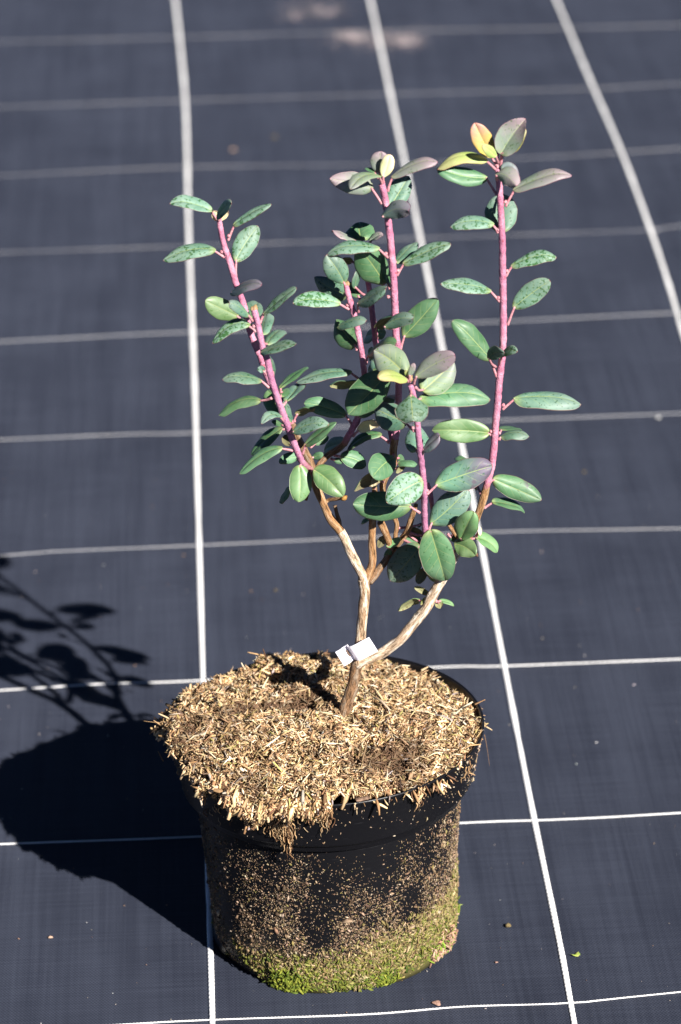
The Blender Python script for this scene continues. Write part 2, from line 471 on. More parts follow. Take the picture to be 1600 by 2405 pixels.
# feet: shallow lobes under the body
for k in range(6):
    a = -1.57 + (k - .35) * math.pi / 3
    f_, s_ = [], []
    n = 10
    for j in range(n + 1):
        b = a - .26 + .52 * j / n
        e = math.sin(math.pi * j / n) ** .5
        for r_, z_ in ((.070, .0004), (.0758 + .0012 * e, .0004), (.0764 + .0012 * e, .004), (.0755, .012)):
            s_.append((r_ * math.cos(b), r_ * math.sin(b), z_))
    for j in range(n):
        for q in range(3):
            f_.append((j * 4 + q, j * 4 + 4 + q, j * 4 + 5 + q, j * 4 + 1 + q))
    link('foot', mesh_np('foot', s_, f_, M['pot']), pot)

# --- particles helper: many small bent slivers, one mesh
def slivers(P, T, Nn, L, Wd, Th, col, bend):
    """P centres, T axis, Nn normal (n,3); 3 cross sections of 3 verts"""
    n = len(P)
    T = T / np.linalg.norm(T, axis=1)[:, None]
    S = np.cross(Nn, T); S /= np.linalg.norm(S, axis=1)[:, None]
    U = np.cross(T, S)
    v = np.zeros((n, 9, 3))
    for j, (a, w) in enumerate(((-.5, .55), (0.05, 1.0), (.5, .5))):
        c = P + T * (L * a)[:, None] + U * (bend * (1 - 4 * a * a) * L)[:, None]
        ww = (Wd * w)[:, None] * .5; tt = (Th * w)[:, None]
        v[:, j * 3 + 0] = c + S * ww
        v[:, j * 3 + 1] = c + U * tt + S * ww * .2
        v[:, j * 3 + 2] = c - S * ww - U * tt * .2
    q = []
    for j in (0, 3):
        for k in range(3):
            a, b = j + k, j + (k + 1) % 3
            q += [(a, b, b + 3), (a, b + 3, a + 3)]
    q += [(2, 1, 0), (6, 7, 8)]
    F = (np.arange(n)[:, None, None] * 9 + np.array(q)[None]).reshape(-1, 3)
    return v.reshape(-1, 3), F, np.repeat(col, 9, 0)
def merge(parts):
    V, F, K, o = [], [], [], 0
    for v, f, c in parts:
        V.append(v); F.append(f + o); K.append(c); o += len(v)
    return np.vstack(V), np.vstack(F), np.vstack(K)
def palette(n, cols, wts):
    c = np.array(cols)[rng.choice(len(cols), n, p=np.array(wts) / sum(wts))]
    return c * rng.uniform(.72, 1.25, (n, 1)) * rng.uniform(.93, 1.07, (n, 3))
def pot_r(z):
    return np.interp(z, [0, .003, .008, .02, .05, .08, .108, .1165], [.0735, .0752, .0760, .0768, .0785, .0805, .0825, .0832])
def rim_r(z):
    return np.interp(z, [.1130, .115, .122, .134, .1452], [.0905, .0911, .0922, .0950, .0980])
def fnoise(x, y, seed, f):
    r = np.random.default_rng(seed); o = 0
    for k in range(6):
        a = r.uniform(0, 6.28); ff = f * r.uniform(.6, 1.5)
        o = o + np.sin((x * math.cos(a) + y * math.sin(a)) * ff + r.uniform(0, 6.28))
    return o / 6 * 1.8

# splashed dirt on the side: denser towards the foot
def on_wall(n, th, z, rr, tiltmax=.5):
    r = rr(z)
    c, s = np.cos(th), np.sin(th)
    P = np.stack([r * c, r * s, z], 1)
    Nn = np.stack([c, s, np.full(n, -.07)], 1)
    tg = np.stack([-s, c, np.zeros(n)], 1)
    a = rng.uniform(0, math.pi, n)
    T = tg * np.cos(a)[:, None] + np.array([0, 0, 1.]) * np.sin(a)[:, None] + Nn * rng.uniform(-tiltmax, tiltmax, (n, 1))
    return P, T, Nn
parts = []
n = 230000
th = rng.uniform(-math.pi, math.pi, n); z = rng.uniform(.006, .1165, n)
clear = np.exp(-((th + 1.35) / .38) ** 2) * np.clip((z - .070) / .025, 0, 1)
right = np.clip((th + 1.0) / 1.0, 0, 1)
dens = .08 + .62 * np.clip(1 - z / .112, 0, 1) ** .9 + .25 * right * np.clip((z - .05) / .05, 0, 1)
dens *= (1 - .93 * clear) * np.clip(.75 + .5 * fnoise(th * .08, z, 3, 240) + .35 * fnoise(th * .08, z, 4, 90), .15, 1.6)
k = rng.random(n) < dens * .70
th, z = th[k], z[k]; n = len(th)
P, T, Nn = on_wall(n, th, z, pot_r)
big = rng.random(n) < .07
Ls = rng.gamma(3, .00019, n) * (1 + 1.8 * big); 
col = palette(n, [(0.248, 0.174, 0.112), (0.174, 0.112, 0.0651), (0.31, 0.242, 0.174), (0.062, 0.0403, 0.0248), (0.186, 0.149, 0.0558)], [5, 5, 1.5, 4, 1])
parts.append(slivers(P, T, Nn, Ls + .0003, Ls * .5 + .0002, Ls * .28 + .00012, col, rng.uniform(-.1, .2, n)))
n = 2600
th = rng.uniform(-math.pi, math.pi, n); z = rng.uniform(.114, .144, n)
k = rng.random(n) < .18 + .5 * np.clip((th + 1.1) / .8, 0, 1)
th, z = th[k], z[k]; n = len(th)
P, T, Nn = on_wall(n, th, z, rim_r)
Ls = rng.gamma(2.5, .0003, n)
col = palette(n, [(0.31, 0.223, 0.149), (0.223, 0.149, 0.0868), (0.384, 0.31, 0.236)], [5, 4, 2])
parts.append(slivers(P, T, Nn, Ls + .0003, Ls * .5 + .0002, Ls * .3 + .0001, col, rng.uniform(-.1, .2, n)))
V, F, K = merge(parts)
tag(link('dirt_specks', mesh_np('dirt_specks', V, F, M['speck'], True, col=K), pot), kind='stuff')

# moss and trash at the foot
n = 52000
th = rng.uniform(-math.pi, math.pi, n); z = rng.uniform(.0005, .062, n)
rightness = np.clip(.5 + .5 * np.cos(th), 0, 1)
top = np.maximum(.017, .018 + .028 * rightness + .006 * fnoise(th * .08, z * .3, 9, 130))
k = rng.random(n) < np.clip((top + .006 - z) / .024, 0, 1) ** 1.3 * np.clip((th + 2.22 + z * 22) / .12, 0, 1)  # moss left off the lower left to imitate the shaded side
th, z = th[k], z[k]; n = len(th)
P, T, Nn = on_wall(n, th, z, pot_r, .9)
P += Nn * rng.uniform(0, .0012, (n, 1)) * np.clip(1.2 - z[:, None] / .035, .2, 1)
low = np.clip(1 - z / .034, 0, 1)
green = palette(n, [(0.0992, 0.114, 0.0159), (0.154, 0.154, 0.0298), (0.0546, 0.0794, 0.0119), (0.198, 0.189, 0.0595)], [4, 3, 3, 1])
tan = palette(n, [(0.218, 0.159, 0.0744), (0.338, 0.258, 0.139), (0.119, 0.0843, 0.0347), (0.189, 0.168, 0.0546)], [4, 2, 4, 4])
gk = (rng.random(n) < .14 + .34 * low + .4 * np.clip(fnoise(th * .08, z, 21, 90), 0, 1) * low)[:, None]
col = np.where(gk, green, tan)
Ls = rng.gamma(3, .0005, n) + .0006
parts = [slivers(P, T, Nn, Ls, Ls * .32 + .0002, Ls * .16 + .0001, col, rng.uniform(-.1, .35, n))]
# clumps that stick out at the foot
for a0, m, ex in ((-2.03, 800, .004), (-1.93, 500, .003), (-.42, 700, .004), (-.62, 500, .003), (-1.2, 400, .002), (.02, 300, .002)):
    th = rng.normal(a0, .055, m); z = np.abs(rng.normal(0, .006, m)) + .0006
    P, T, Nn = on_wall(m, th, z, pot_r, 1.2)
    P += Nn * (rng.random((m, 1)) * ex)
    col = palette(m, [(0.119, 0.149, 0.0159), (0.198, 0.218, 0.0298), (0.0694, 0.0992, 0.0139)], [3, 2, 2]) if a0 < -1 or a0 > -.1 else palette(m, [(0.298, 0.168, 0.109), (0.149, 0.218, 0.0298), (0.416, 0.267, 0.189)], [3, 2, 2])
    Ls = rng.gamma(3, .0006, m) + .0008
    parts.append(slivers(P, T, Nn, Ls, Ls * .25 + .0002, Ls * .15 + .0001, col, rng.uniform(-.1, .35, m)))
V, F, K = merge(parts)
tag(link('moss', mesh_np('moss', V, F, M['moss'], True, col=K), pot), kind='stuff')

# ------------------------------------------------------------------ mulch
def redge(th):
    """outer edge of the fibre layer: spills over the rim at the left and front left"""
    tm = np.mod(th, 2 * math.pi)
    left = np.exp(-(((tm - 3.02) / .28) ** 2))
    mid = np.exp(-(((tm - 3.5) / .5) ** 2))
    fl = np.exp(-(((tm - 4.20) / .36) ** 2))
    return .0940 + .0085 * left + .0045 * mid + .0115 * fl + .0012 * np.sin(7 * th + 1) + .0010 * np.sin(17 * th) + .0009 * np.sin(31 * th + 2) + .0006 * np.sin(53 * th)
def hsurf(x, y):
    r = np.hypot(x, y); th = np.arctan2(y, x)
    R = redge(th)
    thm = np.mod(th, 2 * math.pi)
    left = np.exp(-(((thm - 3.35) / 1.0) ** 2))
    edge = .1445 + .008 * left + .005 * np.exp(-(((thm - 4.6) / .7) ** 2)) - .004 * np.exp(-(((thm - .6) / .9) ** 2))
    cen = .151
    q = np.clip(r / R, 0, 1)
    h = cen + (edge - cen) * q ** 2.2
    h += .0060 * np.exp(-(((x + .060) / .035) ** 2 + ((y + .005) / .04) ** 2))
    h += .0045 * np.exp(-(((x + .012) / .03) ** 2 + ((y - .070) / .022) ** 2))
    h -= .0065 * np.exp(-(((x + .020) / .016) ** 2 + ((y - .018) / .013) ** 2))
    h -= .0060 * np.exp(-(((x + .040) / .020) ** 2 + ((y - .052) / .012) ** 2))
    h -= .0060 * np.exp(-(((x - .034) / .010) ** 2 + ((y + .062) / .009) ** 2))
    h -= .0045 * np.exp(-(((x - .022) / .012) ** 2 + ((y + .034) / .010) ** 2))
    h += .0018 * fnoise(x, y, 5, 160) + .0015 * fnoise(x, y, 6, 420) + .0012 * fnoise(x, y, 8, 1000)
    over = np.clip((r - .0935) / .012, 0, 1)
    h -= .010 * over ** 1.6 * np.clip((R - .094) / .006, 0, 1)
    return h
nr, nt = 70, 200
rr_ = np.linspace(0, 1, nr) ** .8; tt_ = np.linspace(0, 2 * math.pi, nt, endpoint=False)
Rg, Tg = np.meshgrid(rr_, tt_, indexing='ij')
Rr = Rg * redge(Tg)
X, Y = Rr * np.cos(Tg), Rr * np.sin(Tg)
Z = hsurf(X, Y) - .0008
V = np.stack([X, Y, Z], -1)
skirt = V[-1:].copy(); skirt[..., 0:2] *= .90; skirt[..., 2] -= .005
V = np.concatenate([V, skirt]).reshape(-1, 3)
idx = np.arange((nr + 1) * nt).reshape(nr + 1, nt); nx = np.roll(idx, -1, 1)
F = np.stack([idx[:-1].ravel(), idx[1:].ravel(), nx[1:].ravel(), nx[:-1].ravel()], 1)
mulch = link('wood_fibre_mulch', mesh_np('wood_fibre_mulch', V, F, M['soil']), loc=POT)
tag(mulch, 'heaped straw coloured wood fibre mulch filling the black pot and spilling over its left rim', 'mulch')
MC = [(0.615, 0.443, 0.253), (0.452, 0.298, 0.154), (0.271, 0.158, 0.0769), (0.117, 0.0633, 0.0326), (0.0317, 0.0181, 0.0109), (0.724, 0.615, 0.434), (0.307, 0.262, 0.226), (0.398, 0.326, 0.109)]
MW = [5, 7, 6, 4, 3, 1.8, .7, .5]
def scatter(n, lmin, lg, wr, tilt, lift, wts=MW, rmax=1.0, extra=None):
    th = rng.uniform(-math.pi, math.pi, n)
    r = np.sqrt(rng.random(n)) * redge(th) * rmax
    x, y = r * np.cos(th), r * np.sin(th)
    z = hsurf(x, y); e = .0008
    Nn = np.stack([-(hsurf(x + e, y) - z) / e, -(hsurf(x, y + e) - z) / e, np.ones(n)], 1)
    Nn[:, :2] = np.clip(Nn[:, :2], -1.6, 1.6)
    a = rng.uniform(0, 2 * math.pi, n)
    T = np.stack([np.cos(a), np.sin(a), np.zeros(n)], 1)
    T -= Nn * ((T * Nn).sum(1) / (Nn * Nn).sum(1))[:, None]
    T += Nn / np.linalg.norm(Nn, axis=1)[:, None] * rng.normal(0, tilt, (n, 1))
    L = lmin + rng.gamma(2.2, lg, n)
    P = np.stack([x, y, z + rng.uniform(0, lift, n)], 1)
    col = palette(n, MC, wts)
    # darker brown patches, some scattered by noise, some at set spots
    dk = np.clip(fnoise(x, y, 31, 75) - .30, 0, 1) * .9 + np.clip(fnoise(x, y, 35, 480) - .5, 0, 1) * .8 + np.exp(-(((x + .062) / .02) ** 2 + ((y + .02) / .02) ** 2)) * .45 + np.exp(-(((x - .024) / .018) ** 2 + ((y + .055) / .016) ** 2)) * .8 + np.exp(-(((x + .045) / .03) ** 2 + ((y - .012 - .5 * (x + .045)) / .007) ** 2)) * .9
    dk = np.clip(dk, 0, .88)[:, None]
    col = col * (1 - dk) + np.array([.10, .055, .032]) * dk
    col = col * np.clip(.95 + .25 * fnoise(x, y, 44, 300), .6, 1.3)[:, None]
    W = L * rng.uniform(wr * .5, wr * 1.4, n) + .0002
    return slivers(P, T, Nn, L, W, W * .4 + .0001, col, rng.uniform(-.12, .12, n))
parts = [scatter(36000, .0006, .0006, .40, .60, .0016), scatter(18000, .0012, .0010, .20, .55, .0024), scatter(5000, .003, .0012, .07, .35, .0030, [6, 6, 4, 2, 1, 4, 1, 1]),
         scatter(900, .006, .0018, .10, .22, .0030, [8, 5, 1, 0, 0, 5, 1, 1], .97)]
# frayed fringe where the mulch leans over the rim
def fringe(n, a0, a1, drop, wts=MW):
    th = rng.uniform(a0, a1, n)
    r = redge(th) * rng.uniform(.985, 1.015, n)
    x, y = r * np.cos(th), r * np.sin(th)
    z = hsurf(x * .99, y * .99) - rng.random(n) ** 1.6 * drop * np.clip(.75 + .9 * np.sin(23 * th) * np.sin(9 * th + 1), .1, 1.7)
    lip = redge(th) - np.clip((hsurf(x * .99, y * .99) - z) - .002, 0, 1) * .55
    r = np.where(z < .1462, np.maximum(rim_r(np.minimum(z, .1452)) + .0002, lip) + rng.uniform(0, .0022, n), r)
    P = np.stack([r * np.cos(th), r * np.sin(th), z], 1)
    Nn = np.stack([np.cos(th), np.sin(th), np.full(n, .3)], 1)
    T = rng.normal(0, .5, (n, 3)) + np.stack([np.cos(th) * .5, np.sin(th) * .5, -np.full(n, .6)], 1)
    L = .002 + rng.gamma(2.2, .0015, n)
    W = L * rng.uniform(.08, .3, n) + .0002
    return slivers(P, T, Nn, L, W, W * .4, palette(n, MC, wts), rng.uniform(-.2, .2, n))
parts += [fringe(900, 2.6, 3.3, .007), fringe(300, 3.3, 3.8, .003), fringe(3400, 3.75, 4.65, .010), fringe(110, 4.6, 5.5, .003)]
V, F, K = merge(parts)
tag(link('loose_fibres', mesh_np('loose_fibres', V, F, M['mulch'], False, col=K), mulch), kind='stuff')

def tube_np(P, R, K=6, closed=True):
    P = np.asarray(P, float); R = np.broadcast_to(R, (len(P),)) if np.ndim(R) < 1 else np.asarray(R)
    T = np.gradient(P, axis=0); T /= (np.linalg.norm(T, axis=1)[:, None] + 1e-12)
    ref = np.array([0.3, -1, .2]); ref /= np.linalg.norm(ref)
    S = np.cross(T, ref); S /= np.linalg.norm(S, axis=1)[:, None]
    U = np.cross(S, T)
    a = np.linspace(0, 2 * math.pi, K, endpoint=False)
    v = P[:, None] + (S[:, None] * np.cos(a)[None, :, None] + U[:, None] * np.sin(a)[None, :, None]) * R[:, None, None] if R.ndim == 1 else None
    n = len(P)
    idx = np.arange(n * K).reshape(n, K); nx = np.roll(idx, -1, 1)
    F = np.stack([idx[:-1].ravel(), idx[1:].ravel(), nx[1:].ravel(), nx[:-1].ravel()], 1)
    v = v.reshape(-1, 3)
    if closed:
        v = np.vstack([v, P[:1], P[-1:]])
        c = []
        for k in range(K):
            c.append((idx[0, k], nx[0, k], n * K, n * K)); c.append((nx[-1, k], idx[-1, k], n * K + 1, n * K + 1))
        return v, F, np.array(c)
    return v, F, None
def tube_tri(P, R, K=4):
    v, F, c = tube_np(P, R, K)
    T = np.vstack([F[:, [0, 1, 2]], F[:, [0, 2, 3]], c[:, :3]])
    return v, T
# hanging strands and root clumps: azimuth, length, thickness, fibres, spread
hang = []
def strand(th0, z0, length, r, wander, colr, stand=.0012):
    n = max(5, int(length / .0016)); th = th0; z = z0
    P = []
    out = .0995 if z0 < .15 else .0985
    for j in range(n):
        f = j / (n - 1)
        rr0 = rim_r(z) if z > .1135 else pot_r(z) + .006
        rad = max(rr0, .0905) + stand + .0012 * math.sin(j * .9 + th0 * 40) * f + rng.normal(0, .0004)
        P.append((rad * math.cos(th), rad * math.sin(th), z))
        th += rng.normal(0, wander); z -= length / n * rng.uniform(.6, 1.3)
    P = catmull(P, 2)
    v, T = tube_tri(P, r * np.linspace(1, .45, len(P)), 4)
    hang.append((v, T, np.tile(np.array(colr) * rng.uniform(.7, 1.25), (len(v), 1))))
TAN, BRN, DRK, PAL = (0.374, 0.234, 0.117), (0.234, 0.133, 0.0663), (0.0936, 0.0468, 0.0234), (0.468, 0.343, 0.203)
def th_px(x):      # azimuth on the rim for a picture column in the front half
    return -math.pi / 2 + math.asin(max(-1, min(1, (x - 766) / 372)))
def pick(): return random.choice([TAN, BRN, PAL, TAN, DRK])
for x, L, m, sp in ((462, .026, 7, .016), (478, .026, 6, .016), (503, .020, 9, .02), (535, .016, 12, .03), (560, .013, 14, .03), (585, .016, 12, .025), (608, .020, 34, .014),
                    (624, .024, 24, .02), (648, .028, 34, .009), (667, .014, 18, .02), (735, .014, 26, .014), (750, .016, 8, .01), (808, .009, 2, .004), (700, .008, 8, .02), (953, .013, 16, .008), (1074, .012, 4, .006),
                    (430, .012, 8, .03), (402, .02, 6, .02)):
    for k in range(m):
        strand(th_px(x + random.gauss(0, 5)) + random.gauss(0, sp * .5), .146 + random.uniform(-.002, .003), L * random.uniform(.6, 1.65), random.uniform(.00018, .00065), sp * .55, pick(), .0008 + random.random() * .0016)
for k in range(170):
    strand(-math.pi / 2 + random.uniform(-1.25, -.1), .146 + random.uniform(-.003, .002), random.uniform(.003, .012), random.uniform(.00015, .0005), .02, pick())
for k in range(40):
    strand(math.pi + random.uniform(-.1, .55), .149, random.uniform(.003, .014), random.uniform(.00015, .0004), .02, pick())
V, F, K = merge(hang)
tag(link('hanging_fibres', mesh_np('hanging_fibres', V, F, M['mulch'], True, col=K), mulch), kind='stuff')
# a few hair-thin fibres that stick out on their own
def hair(p0, p1, sag, r, colr, name='stray_fibre', dep=0.0):
    a, b = at(*p0, dep) - POT, at(*p1, dep) - POT
    P = [tuple(a.lerp(b, t) + Vector((0, 0, -1)) * sag * 4 * t * (1 - t)) for t in np.linspace(0, 1, 9)]
    v, T = tube_tri(P, r * np.linspace(1, .5, 9), 4)
    link(name, mesh_np(name, v, T, M['mulch'], True, col=np.tile(colr, (len(v), 1))), mulch)
hair((403, 1697), (337, 1693), .0006, .0002, TAN)
hair((412, 1697), (372, 1676), -.0004, .0008, PAL)
hair((400, 1712), (361, 1692), .0006, .0006, TAN)
hair((384, 1788), (371, 1764), 0, .0004, BRN)
hair((1118, 1700), (1156, 1715), -.0008, .0007, PAL)
hair((1072, 1812), (1116, 1821), -.001, .0006, TAN, dep=-.04)
hair((1138, 1725), (1150, 1800), -.002, .00018, BRN)
hair((1068, 1832), (1082, 1870), .001, .0005, TAN, dep=-.05)
hair((1115, 1655), (1140, 1643), 0, .0006, BRN)
hair((990, 1575), (1006, 1566), 0, .0009, PAL, dep=.05)
hair((620, 1540), (582, 1532), 0, .0007, TAN, dep=.06)
hair((627, 1552), (618, 1524), 0, .0006, DRK, dep=.055)

def sawn(name, p0, p1, w, th, mats, dep, label, cat, group=None, taper=.8, zz=None):
    """a flat splintered piece of wood between two picture points, lying on the mulch"""
    a, b = zz(*p0), zz(*p1)
    ax = (b - a); L = ax.length; ax.normalize()
    nrm = Vector((0, 0, 1)); s = ax.cross(nrm).normalized(); nrm = s.cross(ax)
    n, K = 9, 8
    vs, fs = [], []
    for j in range(n):
        t = j / (n - 1)
        e = (1 - abs(2 * t - 1) ** 6) * .35 + .65
        for k in range(K):
            an = 2 * math.pi * k / K
            cx = math.cos(an) * w / 2 * e * random.uniform(.88, 1.08); cz = math.sin(an) * th / 2 * e * random.uniform(.85, 1.1)
            q = a + ax * (L * t + random.uniform(-.02, .02) * L * (1 if j in (0, n - 1) else .3)) + s * cx + nrm * cz - a
            vs.append(q)
    for j in range(n - 1):
        for k in range(K):
            fs.append((j * K + k, j * K + (k + 1) % K, (j + 1) * K + (k + 1) % K, (j + 1) * K + k))
    fs.append(tuple(range(K))[::-1]); fs.append(tuple((n - 1) * K + k for k in range(K)))
    o = link(name, mesh_np(name, vs, fs, mats, False), loc=a)
    return tag(o, label, cat, group)
def on_mulch(lift=.0015):
    def f(x, y):
        z = .15
        for _ in range(0 if y > 1850 else 3):
            p = ground(x, y, z)
            z = float(hsurf(np.array([p.x - POT.x]), np.array([p.y - POT.y]))[0]) + lift
        return ground(x, y, z)
    return f
grey_wood = mat_plain('weathered_wood', (0.136, 0.105, 0.0868), .75, .2, .6, 900, (0.26, 0.223, 0.205))
pale_wood = mat_plain('pale_wood', (0.434, 0.322, 0.198), .7, .2, .4, 900, (0.484, 0.409, 0.31))
brown_bark = mat_plain('brown_bark_piece', (0.062, 0.0341, 0.0217), .8, .2, .8, 500, (0.211, 0.136, 0.093))
sawn('wood_chip', (906, 1752), (960, 1788), .0036, .0016, grey_wood, 0, 'long grey weathered wood chip lying on the mulch at front right', 'wood chip', zz=on_mulch(.0022))
sawn('wood_chip', (457, 1730), (482, 1722), .0045, .0018, pale_wood, 0, 'short pale cream wood chip on the mulch near the left rim', 'wood chip', zz=on_mulch(.002))
sawn('wood_chip', (968, 1668), (1014, 1672), .0028, .0014, pale_wood, 0, 'long pale splinter lying flat on the right half of the mulch', 'wood chip', zz=on_mulch(.002))
sawn('bark_piece', (404, 1668), (424, 1680), .0055, .0045, brown_bark, 0, 'rounded brown bark lump at the left edge of the pot', 'bark', zz=on_mulch(.002))
sawn('bark_piece', (836, 1880), (868, 1872), .004, .002, brown_bark, 0, 'small dark bark flake on the mulch at the front rim', 'bark', zz=on_mulch(.001))

# ------------------------------------------------------------------ shrub: stems
trunk_base = at(805, 1690, .003)
shrub = empty('potted_shrub', trunk_base)
tag(shrub, 'young evergreen shrub with pink shoots and oval blue green leaves growing in the black pot', 'shrub')
# nodes: picture x, y, depth (cm behind the pot axis), radius in picture pixels
STEMS = {
 'T':  ('trunk', 'bark_low', [(800, 1720, .3, 19), (806, 1688, .3, 16.5), (812, 1663, .3, 15.5), (828, 1611, .3, 15), (836, 1573, .2, 14.5), (842, 1545, .1, 14)]),
 'T2': ('trunk', 'bark', [(840, 1556, .1, 13.5), (846, 1505, 0, 13), (850, 1471, 0, 13), (853, 1433, 0, 13.5), (857, 1395, 0, 13), (855, 1360, 0, 14.5)]),
 'L':  ('branch', 'bark_pale', [(857, 1375, 0, 10), (852, 1352, 0, 11.5), (834, 1318, 0, 12), (811, 1268, 0, 12), (800, 1246, 0, 11)]),
 'L2': ('branch', 'bark_young', [(804, 1255, 0, 11), (793, 1238, 0, 11), (775, 1216, 0, 10.5), (760, 1184, 0, 9.5), (745, 1148, .1, 10), (733, 1112, .3, 10)]),
 'S1w': ('branch', 'bark_low', [(740, 1130, .2, 10), (728, 1085, .6, 10), (705, 1039, .9, 9), (686, 996, 1.3, 8)]),
 'S1': ('shoot', 'shoot', [(690, 1005, 1.3, 7.5), (672, 965, 1.5, 8), (650, 925, 1.8, 8), (628, 884, 2, 8), (612, 838, 2, 8), (590, 784, 2, 8), (572, 715, 2, 7.8), (554, 664, 2, 7.7), (539, 613, 2, 7.7), (524, 567, 2, 7), (514, 512, 2, 6.3)]),
 'S2': ('shoot', 'shoot_mauve', [(742, 1122, 0, 9.5), (725, 1100, -.2, 8.5), (709, 1083, -.6, 8), (690, 1039, -1, 8.3), (673, 993, -1.2, 8.5), (656, 947, -1.4, 8), (638, 891, -1.5, 8), (628, 845, -1.5, 7.8), (617, 817, -1.5, 7.6), (607, 766, -1.5, 7.2), (597, 727, -1.5, 7.6)]),
 'M':  ('branch', 'bark_young', [(857, 1372, 0, 10), (863, 1353, .1, 10.5), (874, 1328, .2, 10), (875, 1293, .3, 9.5), (874, 1255, .4, 9.5), (876, 1219, .5, 9), (879, 1180, .5, 8), (880, 1146, .4, 6.5)]),
 'D':  ('branch', 'bark_low', [(868, 1368, .3, 8), (882, 1349, .8, 9.5), (903, 1321, 1.2, 9.5), (923, 1293, 1.5, 9), (944, 1266, 1.5, 9)]),
 'D2': ('twig', 'bark_young', [(940, 1272, 1.5, 8), (950, 1258, 1.4, 7.5), (959, 1242, 1.2, 8), (968, 1214, 1, 6.5), (977, 1187, .9, 6)]),
 'D3': ('twig', 'bark_young', [(917, 1287, .9, 5), (912, 1268, .7, 8), (903, 1245, .5, 8.5), (894, 1226, .4, 9)]),
 'C1w': ('branch', 'bark_young', [(930, 1285, 1.6, 7), (929, 1258, 1.6, 5.5), (931, 1225, 1.6, 6), (905, 1180, 1.4, 7), (899, 1140, 1.2, 8), (911, 1113, 1.1, 8.5), (924, 1090, 1, 9), (924, 1056, 1, 9), (929, 1030, 1, 9)]),
 'C1': ('shoot', 'shoot', [(926, 1045, 1, 8.5), (932, 1011, 1, 8), (936, 960, 1, 8), (937, 909, 1, 8), (936, 860, 1, 8.2), (934, 812, 1, 8.5), (930, 782, 1, 8.5), (928, 722, 1, 8.5), (924, 646, 1, 8.6), (920, 595, 1, 8.6), (915, 544, 1, 8.5), (909, 498, 1, 8.4), (904, 462, 1, 8), (897, 432, 1, 8)]),
 'C3': ('shoot', 'shoot', [(924, 1058, 1.4, 6), (917, 1011, 2, 6.5), (902, 925, 3, 7), (893, 860, 3, 7), (882, 802, 3, 7), (880, 782, 3, 7), (874, 731, 3, 7), (870, 697, 3, 6.7), (864, 655, 3, 6.3), (858, 600, 3, 5.5), (854, 575, 3, 5)]),
 'C2w': ('branch', 'bark_low', [(732, 1118, .3, 6.5), (745, 1098, .6, 7), (768, 1072, 1, 7.5), (798, 1052, 1.2, 8), (815, 1033, 1.2, 7.5)]),
 'C2': ('shoot', 'shoot', [(808, 1044, 1.2, 8), (826, 1011, 1.2, 8), (840, 984, 1.2, 8.5), (849, 955, 1, 7.5), (855, 915, .8, 7), (856, 879, .6, 7), (851, 838, .5, 7), (844, 795, .5, 7), (836, 756, .5, 7.3), (829, 728, .5, 7), (818, 692, .5, 7), (813, 670, .5, 6)]),
 'R':  ('branch', 'bark_pale', [(838, 1562, .1, 12), (853, 1552, 0, 13), (884, 1540, -.1, 13.5), (917, 1521, -.3, 13.5), (945, 1497, -.5, 13), (970, 1466, -.6, 13), (998, 1433, -.8, 13), (1016, 1400, -.9, 13), (1034, 1369, -1, 13), (1048, 1345, -1, 11.5), (1062, 1318, -.8, 11), (1080, 1291, -.5, 10.5), (1098, 1266, -.3, 10)]),
 'Rw': ('branch', 'bark_young', [(1092, 1276, -.3, 10), (1105, 1250, -.2, 10), (1123, 1208, 0, 9.5), (1136, 1169, 0, 9.3), (1146, 1131, 0, 9)]),
 'SR': ('shoot', 'shoot', [(1141, 1150, 0, 8.8), (1147, 1125, 0, 8.6), (1155, 1095, 0, 8.8), (1161, 1044, 0, 8.8), (1164, 997, 0, 8.8), (1168, 959, 0, 8.5), (1173, 895, 0, 8.5), (1179, 844, 0, 8.3), (1182, 793, 0, 8.4), (1182, 716, 0, 8.6), (1181, 648, 0, 8.5), (1180, 566, 0, 8.2), (1176, 489, 0, 8), (1173, 438, 0, 7.3), (1169, 396, 0, 7)]),
 'F':  ('shoot', 'shoot_mauve', [(1030, 1335, -1, 7), (1012, 1290, -1.3, 7), (1000, 1250, -1.6, 7.5), (997, 1191, -2, 7.4), (997, 1153, -2.3, 7.5), (992, 1102, -2.6, 7.7), (987, 1059, -2.8, 7.7), (982, 1013, -3.1, 7.5), (979, 973, -3.3, 7), (973, 935, -3.5, 7), (964, 904, -3.6, 6.5)]),
 'N':  ('twig', 'bark_young', [(1090, 1276, .2, 7), (1076, 1263, .6, 6), (1063, 1245, 1, 5.5), (1051, 1227, 1.2, 4.5)]),
 'x1': ('twig', 'bark_low', [(731, 1108, .6, 6), (726, 1130, 1, 5), (723, 1152, 1.2, 4.5), (719, 1174, 1.3, 4)]),
 'x2': ('twig', 'bark_low', [(800, 1238, .2, 3.5), (797, 1224, .3, 5), (791, 1206, .4, 4.5), (787, 1187, .5, 4.5)]),
 'x3': ('twig', 'bark_young', [(760, 1188, .4, 4), (771, 1175, .6, 4.5), (788, 1172, .2, 4.5), (807, 1168, -.2, 5)]),
 'x4': ('twig', 'shoot', [(1016, 1200, .5, 4), (1012, 1165, .5, 6), (1008, 1150, .5, 6), (1005, 1135, .5, 4)]),
}
SP = {}
def stem_world(nodes):
    P = np.array([[*at(x, y, d * .01), r * PX * .95] for x, y, d, r in nodes])
    return catmull(P, 7)
